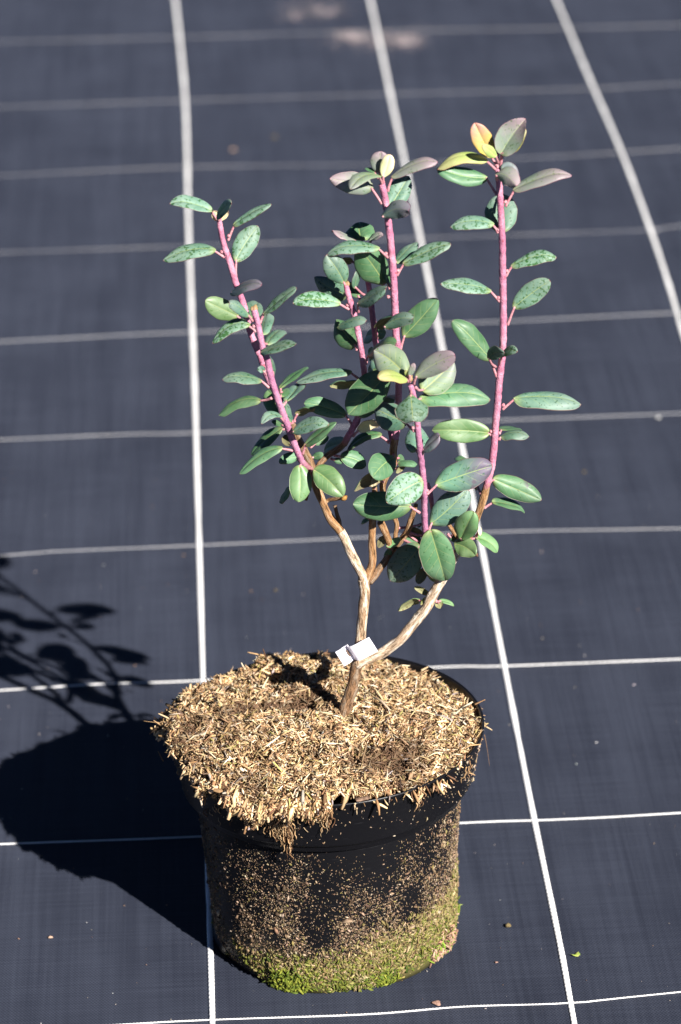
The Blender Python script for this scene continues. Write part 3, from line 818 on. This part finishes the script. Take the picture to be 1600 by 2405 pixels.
for key, (nm, mt, nodes) in STEMS.items():
    W = stem_world(nodes)
    SP[key] = (catmull(np.array([(x, y, d) for x, y, d, r in nodes]), 7))
    P, tl = resample(W, .0009)
    K = 16
    v, F, cap = tube_np(P[:, :3], P[:, 3], K)
    # knotty surface: small swellings and leaf scars
    n = len(P)
    ctr = P[:, :3]
    vv = v[:n * K].reshape(n, K, 3)
    amp = .07 if mt.startswith('shoot') else .085
    bumpf = 1 + amp * fnoise(tl[:, None] * np.ones((1, K)) , np.sin(np.arange(K) * 2 * math.pi / K)[None] * .006 + np.zeros((n, 1)), len(nm) % 5 + len(key), 900 if mt.startswith('shoot') else 420)
    if mt.startswith('shoot'): bumpf += .05 * rng.normal(size=(n, K))
    swell = 1 + .09 * np.clip(np.sin(tl / .0125 * 2 * math.pi + len(nodes)), .6, 1)[:, None] - .054
    vv = ctr[:, None] + (vv - ctr[:, None]) * (bumpf * swell)[..., None]
    v[:n * K] = vv.reshape(-1, 3)
    v -= np.array(trunk_base)
    Fa = [tuple(int(q) for q in f) for f in F] + [tuple(int(q) for q in f[:3]) for f in cap]
    uu = np.zeros((len(v), 2)); uu[:n * K, 0] = np.tile(np.abs(np.linspace(-1, 1, K)), n) * .5; uu[:n * K, 1] = np.repeat(tl / .03, K)
    col = np.zeros((len(v), 3))
    if mt.startswith('shoot'):
        wd = {'S2': .022, 'C2': .008, 'SR': .006, 'C1': .004}.get(key, .006)
        col[:n * K, 0] = np.repeat(np.clip(1 - tl / wd, 0, 1) * .9, K)
    link(nm, mesh_np(nm, v, Fa, M[mt], True, uv=uu, col=col), shrub)

# ------------------------------------------------------------------ leaves
def stem_pt(key, x, y):
    q = SP[key]; d = np.hypot(q[:, 0] - x, q[:, 1] - y); i = int(d.argmin())
    return q[i]
def leaf_profile(t, kind):
    tip = 1 - .30 * max(0, (t - .90) / .10) ** 2          # small drawn-out point
    if kind == 'r':   # rounded, broad
        return math.sin(math.pi * t ** .96) ** .48 * tip
    if kind == 'a':   # acute tip
        return math.sin(math.pi * t ** .86) ** .60
    return math.sin(math.pi * t ** 1.04) ** .48 * tip
def make_leaf(A, T, arch, w, code, under, sideh, prof, fold, roll, bw, L_true, twist=0.0):
    """blade from A to T (world); w apparent width (m) as seen in the photograph"""
    ax = T - A; L = ax.length; axn = ax.normalized()
    Vw = (CAM - (A + T) / 2).normalized()
    Pd = axn.cross(Vw).normalized()
    Qd = axn.cross(Pd).normalized()
    if Qd.dot(Vw) < 0: Qd = -Qd
    Wt = max(w, bw * max(L, L_true))
    ph = math.acos(max(-1, min(1, w / Wt)))
    upv = Vector((0, 0, .8)) + SUN * .5
    best = None
    for sg in (1, -1):
        S = Pd * math.cos(ph) + Qd * math.sin(ph) * sg
        Nn = axn.cross(S).normalized()
        want = -1 if under else 1
        if Nn.dot(Vw) * want < 0: S = -S; Nn = -Nn
        sc_ = Nn.dot(upv)
        if best is None or sc_ > best[0]: best = (sc_, S, Nn)
    _, S, Nn = best
    Mid = (A + T) / 2 + arch
    Cc = Mid * 2 - (A + T) / 2
    nu, cols = 18, [-1, -.93, -.78, -.55, -.3, -.09, 0, .09, .3, .55, .78, .93, 1]
    nc = len(cols)
    vs, uv = [], []
    th = .00028
    wav = random.uniform(0, 6); wa = random.uniform(.01, .035)
    top, bot = [], []
    asym = random.uniform(-.08, .08)
    curl = random.choice([0, .25, .5, .8, 1.1]) * L
    sway = random.uniform(-.035, .035) * L
    for i in range(nu + 1):
        t = (1 - math.cos(math.pi * i / nu)) / 2
        t = .003 + .997 * t
        c = A * (1 - t) ** 2 + Cc * 2 * t * (1 - t) + T * t * t
        tg = ((Cc - A) * (1 - t) + (T - Cc) * t).normalized()
        c = c - Nn * (curl * max(0, t - .68) ** 2) + S * (sway * math.sin(math.pi * t))
        Sx = (S - tg * S.dot(tg)).normalized(); Nx = tg.cross(Sx).normalized()
        if Nx.dot(Nn) < 0: Nx = -Nx
        if twist:
            a = twist * (t - .3); Sx, Nx = Sx * math.cos(a) + Nx * math.sin(a), Nx * math.cos(a) - Sx * math.sin(a)
        hw = Wt / 2 * leaf_profile(min(t, .9999), prof) + .00012
        hw *= 1 + .02 * math.sin(t * 19 + wav)
        for s in cols:
            side = 1 + asym * (1 if s > 0 else -1)
            # rolled-down margins, grooved midrib, gentle waviness
            z = -roll * Wt * (abs(s) ** 2.4) + fold * Wt * abs(s) - .020 * Wt * math.exp(-(s / .10) ** 2)
            z += wa * Wt * math.sin(t * 11 + wav + s * 1.5) * abs(s)
            sx = s * side * (1 - .12 * roll * abs(s) ** 3)
            q = c + Sx * (hw * sx) + Nx * (z * min(1, hw / (Wt * .25)))
            e = th * (1 if abs(s) < .99 else .25)
            top.append(q + Nx * e * .5); bot.append(q - Nx * e * .5)
            uv.append((t, s * .5 + .5))
    n1 = len(top)
    vs = top + bot; uv = uv + uv
    fs, mi = [], []
    flip = (top[nc + 1] - top[0]).cross(top[nc] - top[1])
    idx = lambda i, j: i * nc + j
    fn = (top[idx(9, 7)] - top[idx(8, 6)]).cross(top[idx(9, 6)] - top[idx(8, 7)])
    pos = fn.dot(Nn) > 0
    for i in range(nu):
        for j in range(nc - 1):
            f = (idx(i, j), idx(i, j + 1), idx(i + 1, j + 1), idx(i + 1, j))
            fs.append(f if pos else f[::-1]); mi.append(0)
            g = tuple(q + n1 for q in f)
            fs.append(g[::-1] if pos else g); mi.append(1)
        for j in (0, nc - 1):
            f = (idx(i, j), idx(i + 1, j), idx(i + 1, j) + n1, idx(i, j) + n1)
            fs.append(f); mi.append(0)
    for i in (0, nu):
        for j in range(nc - 1):
            fs.append((idx(i, j), idx(i, j + 1), idx(i, j + 1) + n1, idx(i, j) + n1)); mi.append(0)
    vs = [tuple(q - A) for q in vs]
    tm, bm = (M[code], M['under'])
    if code in 'ow': bm = M['w'] if code == 'w' else M['y']
    me = mesh_np('leaf', vs, fs, [tm, bm], True, midx=mi, uv=uv)
    return me

ORI = {'1': (360, 440), '2': (460, 820), '3': (660, 340), '4': (1000, 260), '5': (1000, 640), '6': (660, 680), '7': (760, 1000), '8': (960, 980), '9': (700, 1280)}
# panel stem side code bx by tx ty w arch [sx sy] [key=value..]
#   side: 0 level with the stem, - tip comes forward, + tip points away
LEAVES = """
1 S1 0 m 548 220 165 122 108 -22 590 300
1 S1 - m 585 290 722 150 85 -25 612 300 L=300 z=-.4
1 S1 0 w 598 300 560 215 75 0 605 320 L=150 z=.3 under=1
1 S1 0 w 605 300 690 205 70 0 612 320 L=160 z=.2 under=1
1 S1 0 m 735 350 1090 155 72 -18 690 490
1 S1 + m 755 680 965 355 185 0 765 850
1 S1 0 m 578 580 92 675 130 -62 655 645
1 S1 - q 712 975 975 875 82 -25 780 960 z=-.3
1 S1 0 l 785 1190 482 1045 175 -10 830 1225 z=-.3
1 S2 - g 888 1185 708 1065 85 -12 915 1230 L=280
1 S1 + g 880 1190 975 1040 160 0 860 1220 z=.3
1 S2 + g 995 1360 1045 1150 115 0 1000 1400
1 S2 0 m 1008 1175 1315 920 78 -15 985 1250
1 S2 0 M 895 1268 545 1435 110 -75 945 1330
1 S2 + g 1042 1450 1215 1300 92 -28 1010 1420
1 S2 - m 985 1525 1315 1445 88 -28 1030 1540 z=-.2
2 S2 0 g 638 200 568 195 60 -8 655 240 L=130
2 S2 + g 712 215 705 55 90 0 715 290
2 S2 0 g 615 290 255 250 100 -30 675 355
2 S2 + d 772 362 1030 165 62 -20 790 400
2 S2 + g 832 485 970 312 98 -15 800 520
2 C2 0 g 1440 210 925 310 92 -48 1520 290 z=-.3
2 C2 0 u 1500 292 1232 300 72 12 1525 310 under=1
2 S1 + l 770 590 655 362 200 0 785 600
2 S2 0 d 608 470 208 600 92 -55 700 450 z=.4
2 S2 + g 852 665 835 485 90 0 860 680
2 S2 - g 795 625 612 670 68 -42 815 680 L=250
2 S1 + d 805 705 700 650 48 0 830 720 L=150
2 S1w 0 d 800 728 512 975 108 -20 850 745 ax=-25
2 S2 0 d 800 905 405 1148 105 -45 895 935
2 S1w + u 872 890 820 790 90 0 880 920 L=200 under=1
2 S1w 0 b 948 1000 772 1050 95 -25 960 1020 L=230 z=.3
2 S2 - l 955 1068 950 1408 190 0 985 1045 L=380
2 S1w + b 862 1275 762 1408 62 0 930 1190 L=250
2 L2 - l 1085 1110 1350 1350 215 -30 1055 1110 z=-1.5 L=420
2 S2 - m 890 765 1197 680 125 -28 870 760 z=-.4 L=400
2 S2 0 d 1005 885 1290 670 95 -12 985 965 z=-.2
2 C2 0 d 1392 610 1005 492 150 -25 1440 700 z=.4
2 S1w 0 u 920 600 1095 540 60 -20 910 670 under=1
2 C2w + d 1385 865 1158 930 125 0 1370 890 z=.5
2 S1w 0 d 1068 1000 1168 965 62 0 1050 1010 z=.4 L=150
2 S1w + d 1090 870 1228 800 75 0 1060 900 z=.4 L=200
7 C2w 0 d 158 280 400 368 150 -12 100 270 z=-.3
7 C2w 0 d 90 312 190 332 50 0 70 300 z=-.1 L=120
3 C1 0 p 905 262 920 60 158 0 925 330 z=.3 L=230
3 C1 0 w 938 300 1002 95 112 0 945 345 L=230 ax=10 z=-.1
3 C1 + d 875 262 772 215 32 -8 900 310 L=150
3 C1 - v 918 292 640 400 85 -55 930 370 z=-.2
3 C1 0 p 850 400 452 312 185 5 930 545 z=.3
3 C1 0 p 1012 298 1430 130 92 -32 985 430
3 C1 + g 1005 575 1185 275 195 0 1000 570
3 C1 - q 925 665 1168 610 150 -30 960 620 z=-.7 L=330 fold=-.2
3 C3 + d 740 880 712 700 262 0 780 950 L=330
3 C3 0 p 680 875 475 790 48 -8 770 930
3 C3 0 p 820 892 938 820 52 -8 790 930
3 C1 - m 912 952 425 972 108 -45 985 1040 z=-.2
3 C3 - d 960 1285 725 955 265 -10 1005 1400 z=-.8 L=440
3 C1 + d 985 1285 965 1115 100 0 1005 1330
3 C1 + g 1052 1085 1250 880 105 0 1035 1090 z=.3
3 C1 0 m 1120 1097 1557 900 128 -18 1070 1205
3 C2 0 g 585 1275 425 1025 195 0 600 1310 L=380 ax=12
3 C2 + g 605 1375 305 1215 190 15 610 1390 z=.3
3 C3 0 u 665 1080 548 1062 62 -14 780 1100 under=1
3 C3 0 g 678 1325 712 1160 62 0 665 1420 z=-1.4 L=250
3 C3 + d 715 1400 615 1265 90 0 760 1450 L=250
3 C2 - m 700 1465 957 1318 118 -12 715 1540 z=-.2
3 C2 0 M 552 1465 118 1440 128 -38 628 1515
4 SR 0 o 610 430 455 118 165 -5 655 505 z=.2 L=340 ax=-15
4 SR - y 655 425 535 325 85 0 665 480 L=220 z=-.3
4 SR 0 p 690 400 918 78 215 -10 690 510 z=-.1 L=420 fold=.35 roll=0
4 SR 0 y 705 400 900 160 95 0 690 510 z=-.2 L=300 ax=20
4 SR + d 665 385 688 272 65 0 672 440 L=160
4 SR - y 575 458 108 520 100 -72 640 540 
4 SR 0 d 572 618 112 522 150 28 655 780 z=.4
4 SR - p 640 590 830 690 150 -45 660 640 z=-.6 L=320 fold=-.15
4 SR 0 q 700 545 850 640 110 -50 700 600 z=-.3 L=260
4 SR 0 p 802 732 1328 552 118 -28 735 882
4 SR + g 700 1122 695 765 275 0 700 1100 L=430
4 SR 0 m 632 1045 228 1060 118 -38 665 1125
4 SR 0 M 782 1432 1192 1322 112 -42 740 1525
5 SR 0 m 608 168 138 108 118 -38 682 270
5 SR 0 m 805 325 1145 75 180 -5 755 485
5 SR 0 d 605 805 278 445 175 5 655 965 z=-.1
5 SR - g 570 790 715 745 115 -35 645 870 z=-.8 L=280
5 SR - m 690 775 832 728 75 -42 680 850 z=-.5 L=260
5 SR 0 g 805 1160 1436 1192 158 -42 708 1262
5 SR 0 l 590 1478 68 1452 200 -20 618 1515
5 SR 0 g 682 1515 952 1500 72 -40 678 1540 z=.2
5 SR + d 690 1450 870 1435 40 -12 680 1480 z=.3
5 F 0 b -60 1160 600 1140 190 -35 -120 1180 z=.8
6 F + v 1150 790 858 560 265 -20 1165 840 z=.1
6 F - y 1162 822 918 790 90 -30 1170 850
6 F 0 y 1165 805 1150 745 35 0 1180 850 L=80
6 F - p 1180 800 1226 682 52 0 1190 850 L=130
6 F - p 1236 805 1600 608 172 -25 1225 870
6 F + v 1300 935 1590 660 275 0 1240 900 z=.5
6 F - m 1195 965 1215 1205 275 -10 1200 930 z=-.9 L=360 fold=-.12
6 F + g 1162 1232 845 1085 235 -10 1228 1305 z=.3
6 F + g 1248 1492 1240 1228 205 0 1265 1500
6 F 0 q 1305 1485 1462 1345 92 -8 1305 1515 z=-.2
6 C2 - d 985 770 622 1150 285 -10 770 780 z=-1.6 L=500
6 C1 + g 905 745 830 635 115 0 1050 800 L=240
6 C2 - d 795 612 1015 472 90 -32 785 690 z=.4
6 C3 - u 865 350 1138 212 88 -28 885 450 under=1 z=-.2
6 C3 + d 890 395 768 432 120 0 870 440
6 C3 + d 880 390 975 400 110 0 880 440 L=200
6 C1 - g 940 345 1192 268 118 -32 1050 350 z=-.7 L=340 fold=-.15
6 C1 0 d 1128 435 1438 92 222 0 1100 560
6 C2 - g 515 350 770 272 82 -28 660 330 z=-.5 L=330
6 C2 + d 690 520 510 275 200 0 700 560
6 C2 0 d 708 1165 1025 995 92 -28 720 1220 z=-.2
6 C2 0 w 700 1300 917 1225 92 -32 665 1350 z=-.2 under=1
6 C1 0 b 930 1340 603 1480 78 -52 1000 1415 z=.2
6 C1 - d 850 740 1010 800 110 -20 1040 830 z=-.3 L=240
7 C1w - d 655 290 455 468 225 -10 640 250 z=-.6
7 C1w 0 d 680 335 862 340 38 -12 665 360
7 C1w 0 u 752 355 662 430 40 -5 660 400 under=1 L=150
7 C1w - u 540 500 285 600 105 -55 555 520 z=-.3 under=1 ax=-25
7 M - w 470 470 470 580 62 0 470 600 L=180 under=1 z=-.2
7 F - M 915 500 588 705 262 -20 900 540 z=-.6 L=420
7 F - d 810 742 272 722 250 5 888 802 z=.2
7 F 0 k 1032 545 1552 372 262 -22 952 632 z=.1
7 F 0 g 985 905 1322 590 255 10 972 965 z=.6
7 SR + d 1320 330 1208 285 52 -10 1480 400 L=200 z=.5
7 F - b 985 955 1128 1455 295 -5 945 965 z=-.3
7 D 0 g 895 1105 608 1435 268 -8 915 1085 z=-1.2
7 D2 0 d 905 1085 735 1000 120 -10 920 1075 z=.3
7 D2 + u 925 1015 808 945 62 0 930 1050 under=1 L=180
7 R - l 1262 1045 1370 820 205 0 1300 1060 z=-.8 L=330
7 R - l 1205 1090 1402 1195 172 -35 1290 1080 z=-.3 L=300
8 R 0 l 612 1105 830 1230 105 -25 540 1130 z=-.1
7 R 0 w 1440 930 1448 1010 30 0 1400 1040 L=100 z=-.2
7 D3 0 u 570 1015 505 1122 72 0 590 1100 under=1 L=170
7 D3 0 l 580 1110 708 1035 68 0 600 1120 z=-.2 L=170
7 D 0 d 615 1135 565 1238 62 0 640 1140 z=-.3 L=170
7 M 0 b 425 855 345 900 36 -8 440 860 L=130
7 R 0 b 945 1305 865 1452 88 0 1030 1400 z=1.4 under=1 L=200
7 R 0 y 950 1310 1048 1440 80 0 1060 1400 z=.8 L=200
7 C1w 0 u 895 620 785 692 72 0 600 650 under=1 z=1.2
7 C1w 0 d 905 900 865 930 30 0 930 960 z=.6 L=90
7 N 0 b 1180 1010 1240 1040 60 0 1195 1000 L=150 z=.5
8 SR 0 b 775 568 1222 765 190 -10 750 600 
8 Rw 0 d 765 778 1082 852 85 -15 695 838
8 Rw + b 630 620 600 640 60 0 668 708 z=.6 L=200
6 C1 + d 905 715 785 765 105 -10 1050 740 L=330
6 C1 + g 1060 1010 960 1000 62 -10 1080 1030 L=250
7 C1w + d 690 292 752 338 60 -8 660 300 L=180
8 N 0 d 378 1098 455 1150 62 -8 360 1070 L=160
6 C3 + d 905 1000 1000 1075 100 -10 890 980 L=300
2 S2 + d 780 430 850 360 80 -8 770 470 L=260
2 C2w + g 1160 1010 1090 960 60 0 1190 1020 L=200
6 C3 + d 875 560 800 640 90 0 880 540 L=280
9 R 0 b 1208 455 1075 382 52 0 1225 500 z=.6 L=150 under=1
9 R 0 l 1125 500 920 602 62 -28 1190 530 z=.5 under=1
9 R 0 y 1182 478 1128 552 30 0 1200 500 z=.3 L=90
9 R 0 l 1300 512 1440 555 40 -14 1270 520 z=.5 L=150
9 R 0 u 1288 520 1315 585 72 0 1270 510 z=.5 under=1 L=110
"""
nleaf = 0
PROF = {'l': 'r', 'v': 'r', 'b': 'r'}
for line in LEAVES.strip().split('\n'):
    w_ = line.split()
    kv = dict(q.split('=') for q in w_ if '=' in q)
    w_ = [q for q in w_ if '=' not in q]
    ox, oy = ORI[w_[0]]; st, side, code = w_[1], w_[2], w_[3]
    nums = [float(q) for q in w_[4:]]
    f = lambda a, b: (ox + a / 3.92, oy + b / 3.92)
    bx, by = f(nums[0], nums[1]); tx, ty = f(nums[2], nums[3])
    w = nums[4] / 3.92 * PX * 1.09; arch = nums[5] / 3.92 * PX
    sx, sy = f(nums[6], nums[7]) if len(nums) > 6 else (bx, by)
    q = stem_pt(st, sx, sy)
    dep = q[2] * .01
    rad = 8 * PX
    db = dep + float(kv.get('z', 0)) * .01
    if side == '-': db -= rad * 1.4
    if side == '+': db += rad * 1.4
    app = math.hypot(tx - bx, ty - by) * PX
    Lt = float(kv.get('L', 430)) / 3.92 * PX
    dd = math.sqrt(max(0, Lt * Lt - app * app)) * .85
    if side == '-': dt = db - dd
    elif side == '+': dt = db + dd
    else: dt = db + random.uniform(-.004, .002)
    A, T = at(bx, by, db), at(tx, ty, dt)
    av = UP * (-arch) + RT * (float(kv.get('ax', 0)) / 3.92 * PX)
    under = 'under' in kv
    cc = 'u' if code == 'u' else code
    matc = {'u': 'd'}.get(code, code)
    me = make_leaf(A, T, av, w, matc if code != 'u' else 'd', under, 0, PROF.get(code, 'a' if random.random() < .3 else 'n'),
                   float(kv.get('fold', random.choice([.05, .10, .16, .02]))), float(kv.get('roll', random.uniform(.10, .26))), .40, Lt, random.uniform(-.25, .25))
    if code == 'w' and under:
        me.materials[1] = M['w']
    o = link('leaf', me, shrub, A - trunk_base)
    nleaf += 1
    # petiole: stem skin to blade base
    S0 = at(sx, sy, dep)
    qs = at(q[0], q[1], dep)
    if (S0 - qs).length > .006: S0 = qs
    B0 = A + (T - A).normalized() * .0012
    mid = S0.lerp(A, .5) + Vector((0, 0, -1)) * min(.0008, (A - S0).length * .06)
    if (A - S0).length > .0008:
        P = catmull([tuple(S0 - A), tuple(mid - A), tuple(B0 - A)], 5)
        v, F, cap = tube_np(P, np.linspace(.00092, .00062, len(P)), 8)
        link('petiole', mesh_np('petiole', v, [tuple(int(z) for z in f_) for f_ in F] + [tuple(int(z) for z in f_[:3]) for f_ in cap], M['petiole'], True), o)

# buds: axillary and terminal, little pointed ovoids
def bud(x, y, dep, L, R, dx, dy, mat, name='bud'):
    A = at(x, y, dep * .01); ax = (RT * dx - UP * dy).normalized()
    P, Rr = [], []
    for j in range(8):
        t = j / 7
        P.append(tuple(A + ax * L * t - trunk_base)); Rr.append(R * (math.sin(math.pi * min(.97, t * .8 + .18)) ** .8) + .00005)
    v, F, cap = tube_np(np.array(P), np.array(Rr), 8)
    link(name, mesh_np(name, v, [tuple(int(z) for z in f_) for f_ in F] + [tuple(int(z) for z in f_[:3]) for f_ in cap], mat, True), shrub)
for key, x, y, dx, dy in (('S1', 536, 557, .6, -1), ('S1', 524, 594, -.8, -.8), ('C1', 910, 598, -.8, -.7), ('C1', 932, 638, .7, -.7), ('SR', 1186, 478, .4, -1), ('SR', 1172, 543, -.5, -1),
                          ('SR', 1174, 702, -.7, -.7), ('SR', 1181, 955, .4, -1), ('SR', 1155, 1017, -.4, -1), ('SR', 1189, 640, .6, -1), ('S2', 598, 770, -.5, -1), ('C2', 818, 720, -.5, -1), ('F', 989, 1060, .8, -.8),
                          ('F', 1000, 1155, .8, -.5), ('F', 973, 1008, -.7, -.8), ('S2', 699, 1060, .7, -.9), ('C3', 872, 722, -.8, -.8), ('C1', 915, 700, -.8, -.8)):
    q = stem_pt(key, x, y)
    bud(x, y, q[2] - .05, .0022, .0011, dx, dy, M['petiole'])
for x, y, dep, L, R in ((597, 733, -1.5, .0046, .0019), (592, 731, -1.5, .003, .0011), (813, 673, .5, .003, .0012), (818, 672, .5, .0032, .0011), (879, 1150, .4, .0030, .0017), (964, 896, -3.7, .0042, .0013), (898, 430, 1, .0032, .0012), (977, 1188, .9, .0016, .0014)):
    bud(x, y, dep, L, R, random.uniform(-.15, .25), -1, M['bud'])
# cut surfaces and the dry tips of two leaf stubs
bud(806, 1166, -.3, .0028, .0022, .8, 1, mat_plain('dry_orange_tip', (0.341, 0.186, 0.0496), .7, .2, .3, 800, (0.186, 0.0868, 0.031)), 'leaf_stub')
bud(1116, 1298, -1.2, .0030, .0011, .7, 1, mat_plain('dry_brown_tip', (0.0992, 0.0496, 0.031), .7, .2), 'leaf_stub')

# ------------------------------------------------------------------ plant tag: white plastic strip folded round the trunk
def plant_tag():
    a = at(788, 1530, -.006); b = at(867, 1492, -.008)
    ax = (b - a); L = ax.length; ax.normalize()
    down = (at(807, 1570, -.006) - a).normalized()
    down = (down - ax * down.dot(ax)).normalized()
    out = ax.cross(down).normalized()
    if out.dot(CAM - a) < 0: out = -out
    H = .0110
    root = empty('plant_tag', a)
    tag(root, 'small white plastic tag strip folded round the trunk just above the mulch', 'plant tag')
    white = mat_plain('white_tag_plastic', (.80, .77, .84), .35, .4)
    def strip(prof, name, th=.0005, top=0.0, hh=H):
        pr = catmull([(p[0] * L, p[1] * L) for p in prof], 5)
        n = len(pr); vs = []
        tg = np.gradient(pr, axis=0); tg /= np.linalg.norm(tg, axis=1)[:, None]
        for (x, y), (cx, cy) in zip(pr, tg):
            for e in (-.5, .5):
                q = ax * (x - cy * e * th) + out * (y + cx * e * th)
                vs.append(q + down * top); vs.append(q + down * (top + hh))
        fs = []
        for j in range(n - 1):
            k = j * 4
            fs += [(k, k + 1, k + 5, k + 4), (k + 2, k + 6, k + 7, k + 3), (k, k + 4, k + 6, k + 2), (k + 1, k + 3, k + 7, k + 5)]
        fs += [(0, 2, 3, 1), (n * 4 - 4, n * 4 - 3, n * 4 - 1, n * 4 - 2)]
        o = link(name, mesh_np(name, vs, fs, white, False), root)
        return o
    strip([(0, .03), (.10, .02), (.185, .0), (.20, -.03), (.36, -.06)], 'strip_end')
    strip([(.335, -.06), (.34, -.01), (.37, .05), (.42, .10), (.50, .135), (.60, .14), (.80, .12), (1.0, .10)], 'strip')
    strip([(.44, -.10), (.48, -.25), (.70, -.36), (.88, -.25), (.97, .07)], 'strip_back', .0005, .0050, .0050)
    # the slot through which the strip is threaded
    slot = mat_plain('slot_brown', (0.161, 0.105, 0.0744), .8, .2)  # brown of the trunk showing through the slot
    vs, fs = [], []
    for j in range(12):
        t = 2 * math.pi * j / 12
        q = ax * (L * .27 + math.cos(t) * .0006) + out * (-.045 * L + .0005) + down * (H * .45 + math.sin(t) * .0026)
        vs.append(q); vs.append(q + out * .0005)
    fs = [tuple(2 * j + 1 for j in range(12))] + [(2 * j, 2 * ((j + 1) % 12), 2 * ((j + 1) % 12) + 1, 2 * j + 1) for j in range(12)]
    link('slot', mesh_np('slot', vs, fs, slot, False), root)
plant_tag()

# ------------------------------------------------------------------ bits lying on the fabric
def lump(name, x, y, w, l, h, mat, label, cat, seed=0, rot=0.0, group=None, curl=0.0):
    r = np.random.default_rng(seed)
    p = ground(x, y)
    nu, nv = 8, 12
    vs = []
    for i in range(nu + 1):
        a = math.pi * i / nu - math.pi / 2
        for j in range(nv):
            b = 2 * math.pi * j / nv
            k = 1 + .22 * math.sin(3 * b + seed) * math.cos(a) + r.normal(0, .05)
            X, Y, Z = math.cos(a) * math.cos(b) * w / 2 * k, math.cos(a) * math.sin(b) * l / 2 * k, math.sin(a) * h / 2 * k
            Z += curl * (X / w) ** 2 * 4
            Y += curl * 3 * (X / w) ** 2
            vs.append((X * math.cos(rot) - Y * math.sin(rot), X * math.sin(rot) + Y * math.cos(rot), Z + h * .5))
    fs = [(i * nv + j, i * nv + (j + 1) % nv, (i + 1) * nv + (j + 1) % nv, (i + 1) * nv + j) for i in range(nu) for j in range(nv)]
    o = link(name, mesh_np(name, vs, fs, mat), loc=(p.x, p.y, .0003))
    return tag(o, label, cat, group)
clod = mat_plain('clod_soil', (0.0992, 0.0682, 0.031), .9, .1, .8, 900, (0.186, 0.149, 0.0744))
lime = mat_plain('lime_leaf_scrap', (0.198, 0.31, 0.0434), .6, .3, .3, 600, (0.341, 0.341, 0.093))
flake = mat_plain('pinkish_bark_flake', (0.248, 0.136, 0.0992), .8, .1, .5, 900, (0.341, 0.223, 0.174))
seed_m = mat_plain('tan_seed', (0.384, 0.26, 0.186), .6, .2)
lump('soil_clod', 1194, 2178, .0034, .0034, .0026, clod, 'small brown soil clod on the fabric right of the pot', 'clod', 3)
lump('leaf_scrap', 1354, 2246, .0058, .0030, .0009, lime, 'tiny lime green leaf scrap on the fabric right of the thick white thread', 'leaf scrap', 5, .5, curl=.0012)
lump('bark_flake', 1026, 2358, .0048, .0060, .0010, flake, 'reddish brown bark flake on the fabric in front of the pot', 'bark flake', 7, .6)
lump('bark_flake', 1166, 2262, .0020, .0012, .0007, flake, 'tiny reddish flake on the fabric below the soil clod', 'bark flake', 8)
lump('seed', 119, 2204, .0030, .0022, .0014, seed_m, 'tan seed lying alone on the fabric at lower left', 'seed', 9)
lump('seed', 648, 1388, .0026, .0022, .0010, clod, 'small brown speck lying on the fabric left of the trunk', 'seed', 10)
lump('seed', 1372, 1110, .0026, .0030, .0010, clod, 'small brown speck on the fabric right of the tall right shoot', 'seed', 12)
lump('grass_bit', 1078, 2128, .0046, .0010, .0006, lime, 'short green grass bit sticking to the fabric at the right foot of the pot', 'grass', 13, .3)
lump('pale_crumb', 548, 352, .006, .007, .0006, seed_m, 'pale crumb on the fabric in the blurred upper left background', 'crumb', 14)
lump('pale_crumb', 1546, 982, .004, .004, .001, mat_plain('white_crumb', (0.434, 0.434, 0.422), .7, .2), 'white crumb lying on the thin cross thread at right', 'crumb', 15)
lump('pale_crumb', 645, 322, .006, .006, .0005, clod, 'brown crumb beside the pale one in the blurred upper background', 'crumb', 17)
# dusty smears of dried mud far back
parts = []
for cx, cy, sxm, sym, m in ((890, 92, .026, .018, 560), (825, 85, .008, .010, 420), (955, 98, .009, .012, 350), (700, 36, .008, .012, 120), (765, 28, .010, .012, 180), (725, 12, .02, .01, 90)):
    g = ground(cx, cy)
    px = rng.normal(g.x, sxm, m); py = rng.normal(g.y, sym, m)
    P = np.stack([px, py, np.full(m, .0006)], 1)
    T = rng.normal(size=(m, 3)); T[:, 2] *= .1
    Nn = np.tile([0, 0, 1.], (m, 1))
    L = rng.uniform(.0008, .0028, m)
    parts.append(slivers(P, T, Nn, L, L * .7, L * .15, palette(m, [(0.26, 0.223, 0.236), (0.31, 0.26, 0.26)], [1, 1]), np.zeros(m)))
V, F, K = merge(parts)
tag(link('dried_mud', mesh_np('dried_mud', V, F, M['speck'], True, col=K)), 'pale dried mud crumbs smeared over the fabric in the far background', 'mud', kind='stuff')
# tiny grit over the fabric near the pot
m = 420
px = rng.uniform(-.25, .4, m); py = rng.uniform(1.45, 2.6, m)
P = np.stack([px, py, np.full(m, .0004)], 1); T = rng.normal(size=(m, 3)); T[:, 2] *= .2
L = rng.gamma(2, .00028, m) + .0003
V, F, K = slivers(P, T, np.tile([0, 0, 1.], (m, 1)), L, L * .6, L * .35, palette(m, [(0.341, 0.298, 0.26), (0.217, 0.136, 0.093), (0.434, 0.422, 0.409)], [2, 2, 2]), np.zeros(m))
tag(link('grit', mesh_np('grit', V, F, M['speck'], True, col=K)), 'fine grit and dust specks scattered over the dark fabric', 'grit', kind='stuff')
print('leaves', nleaf)
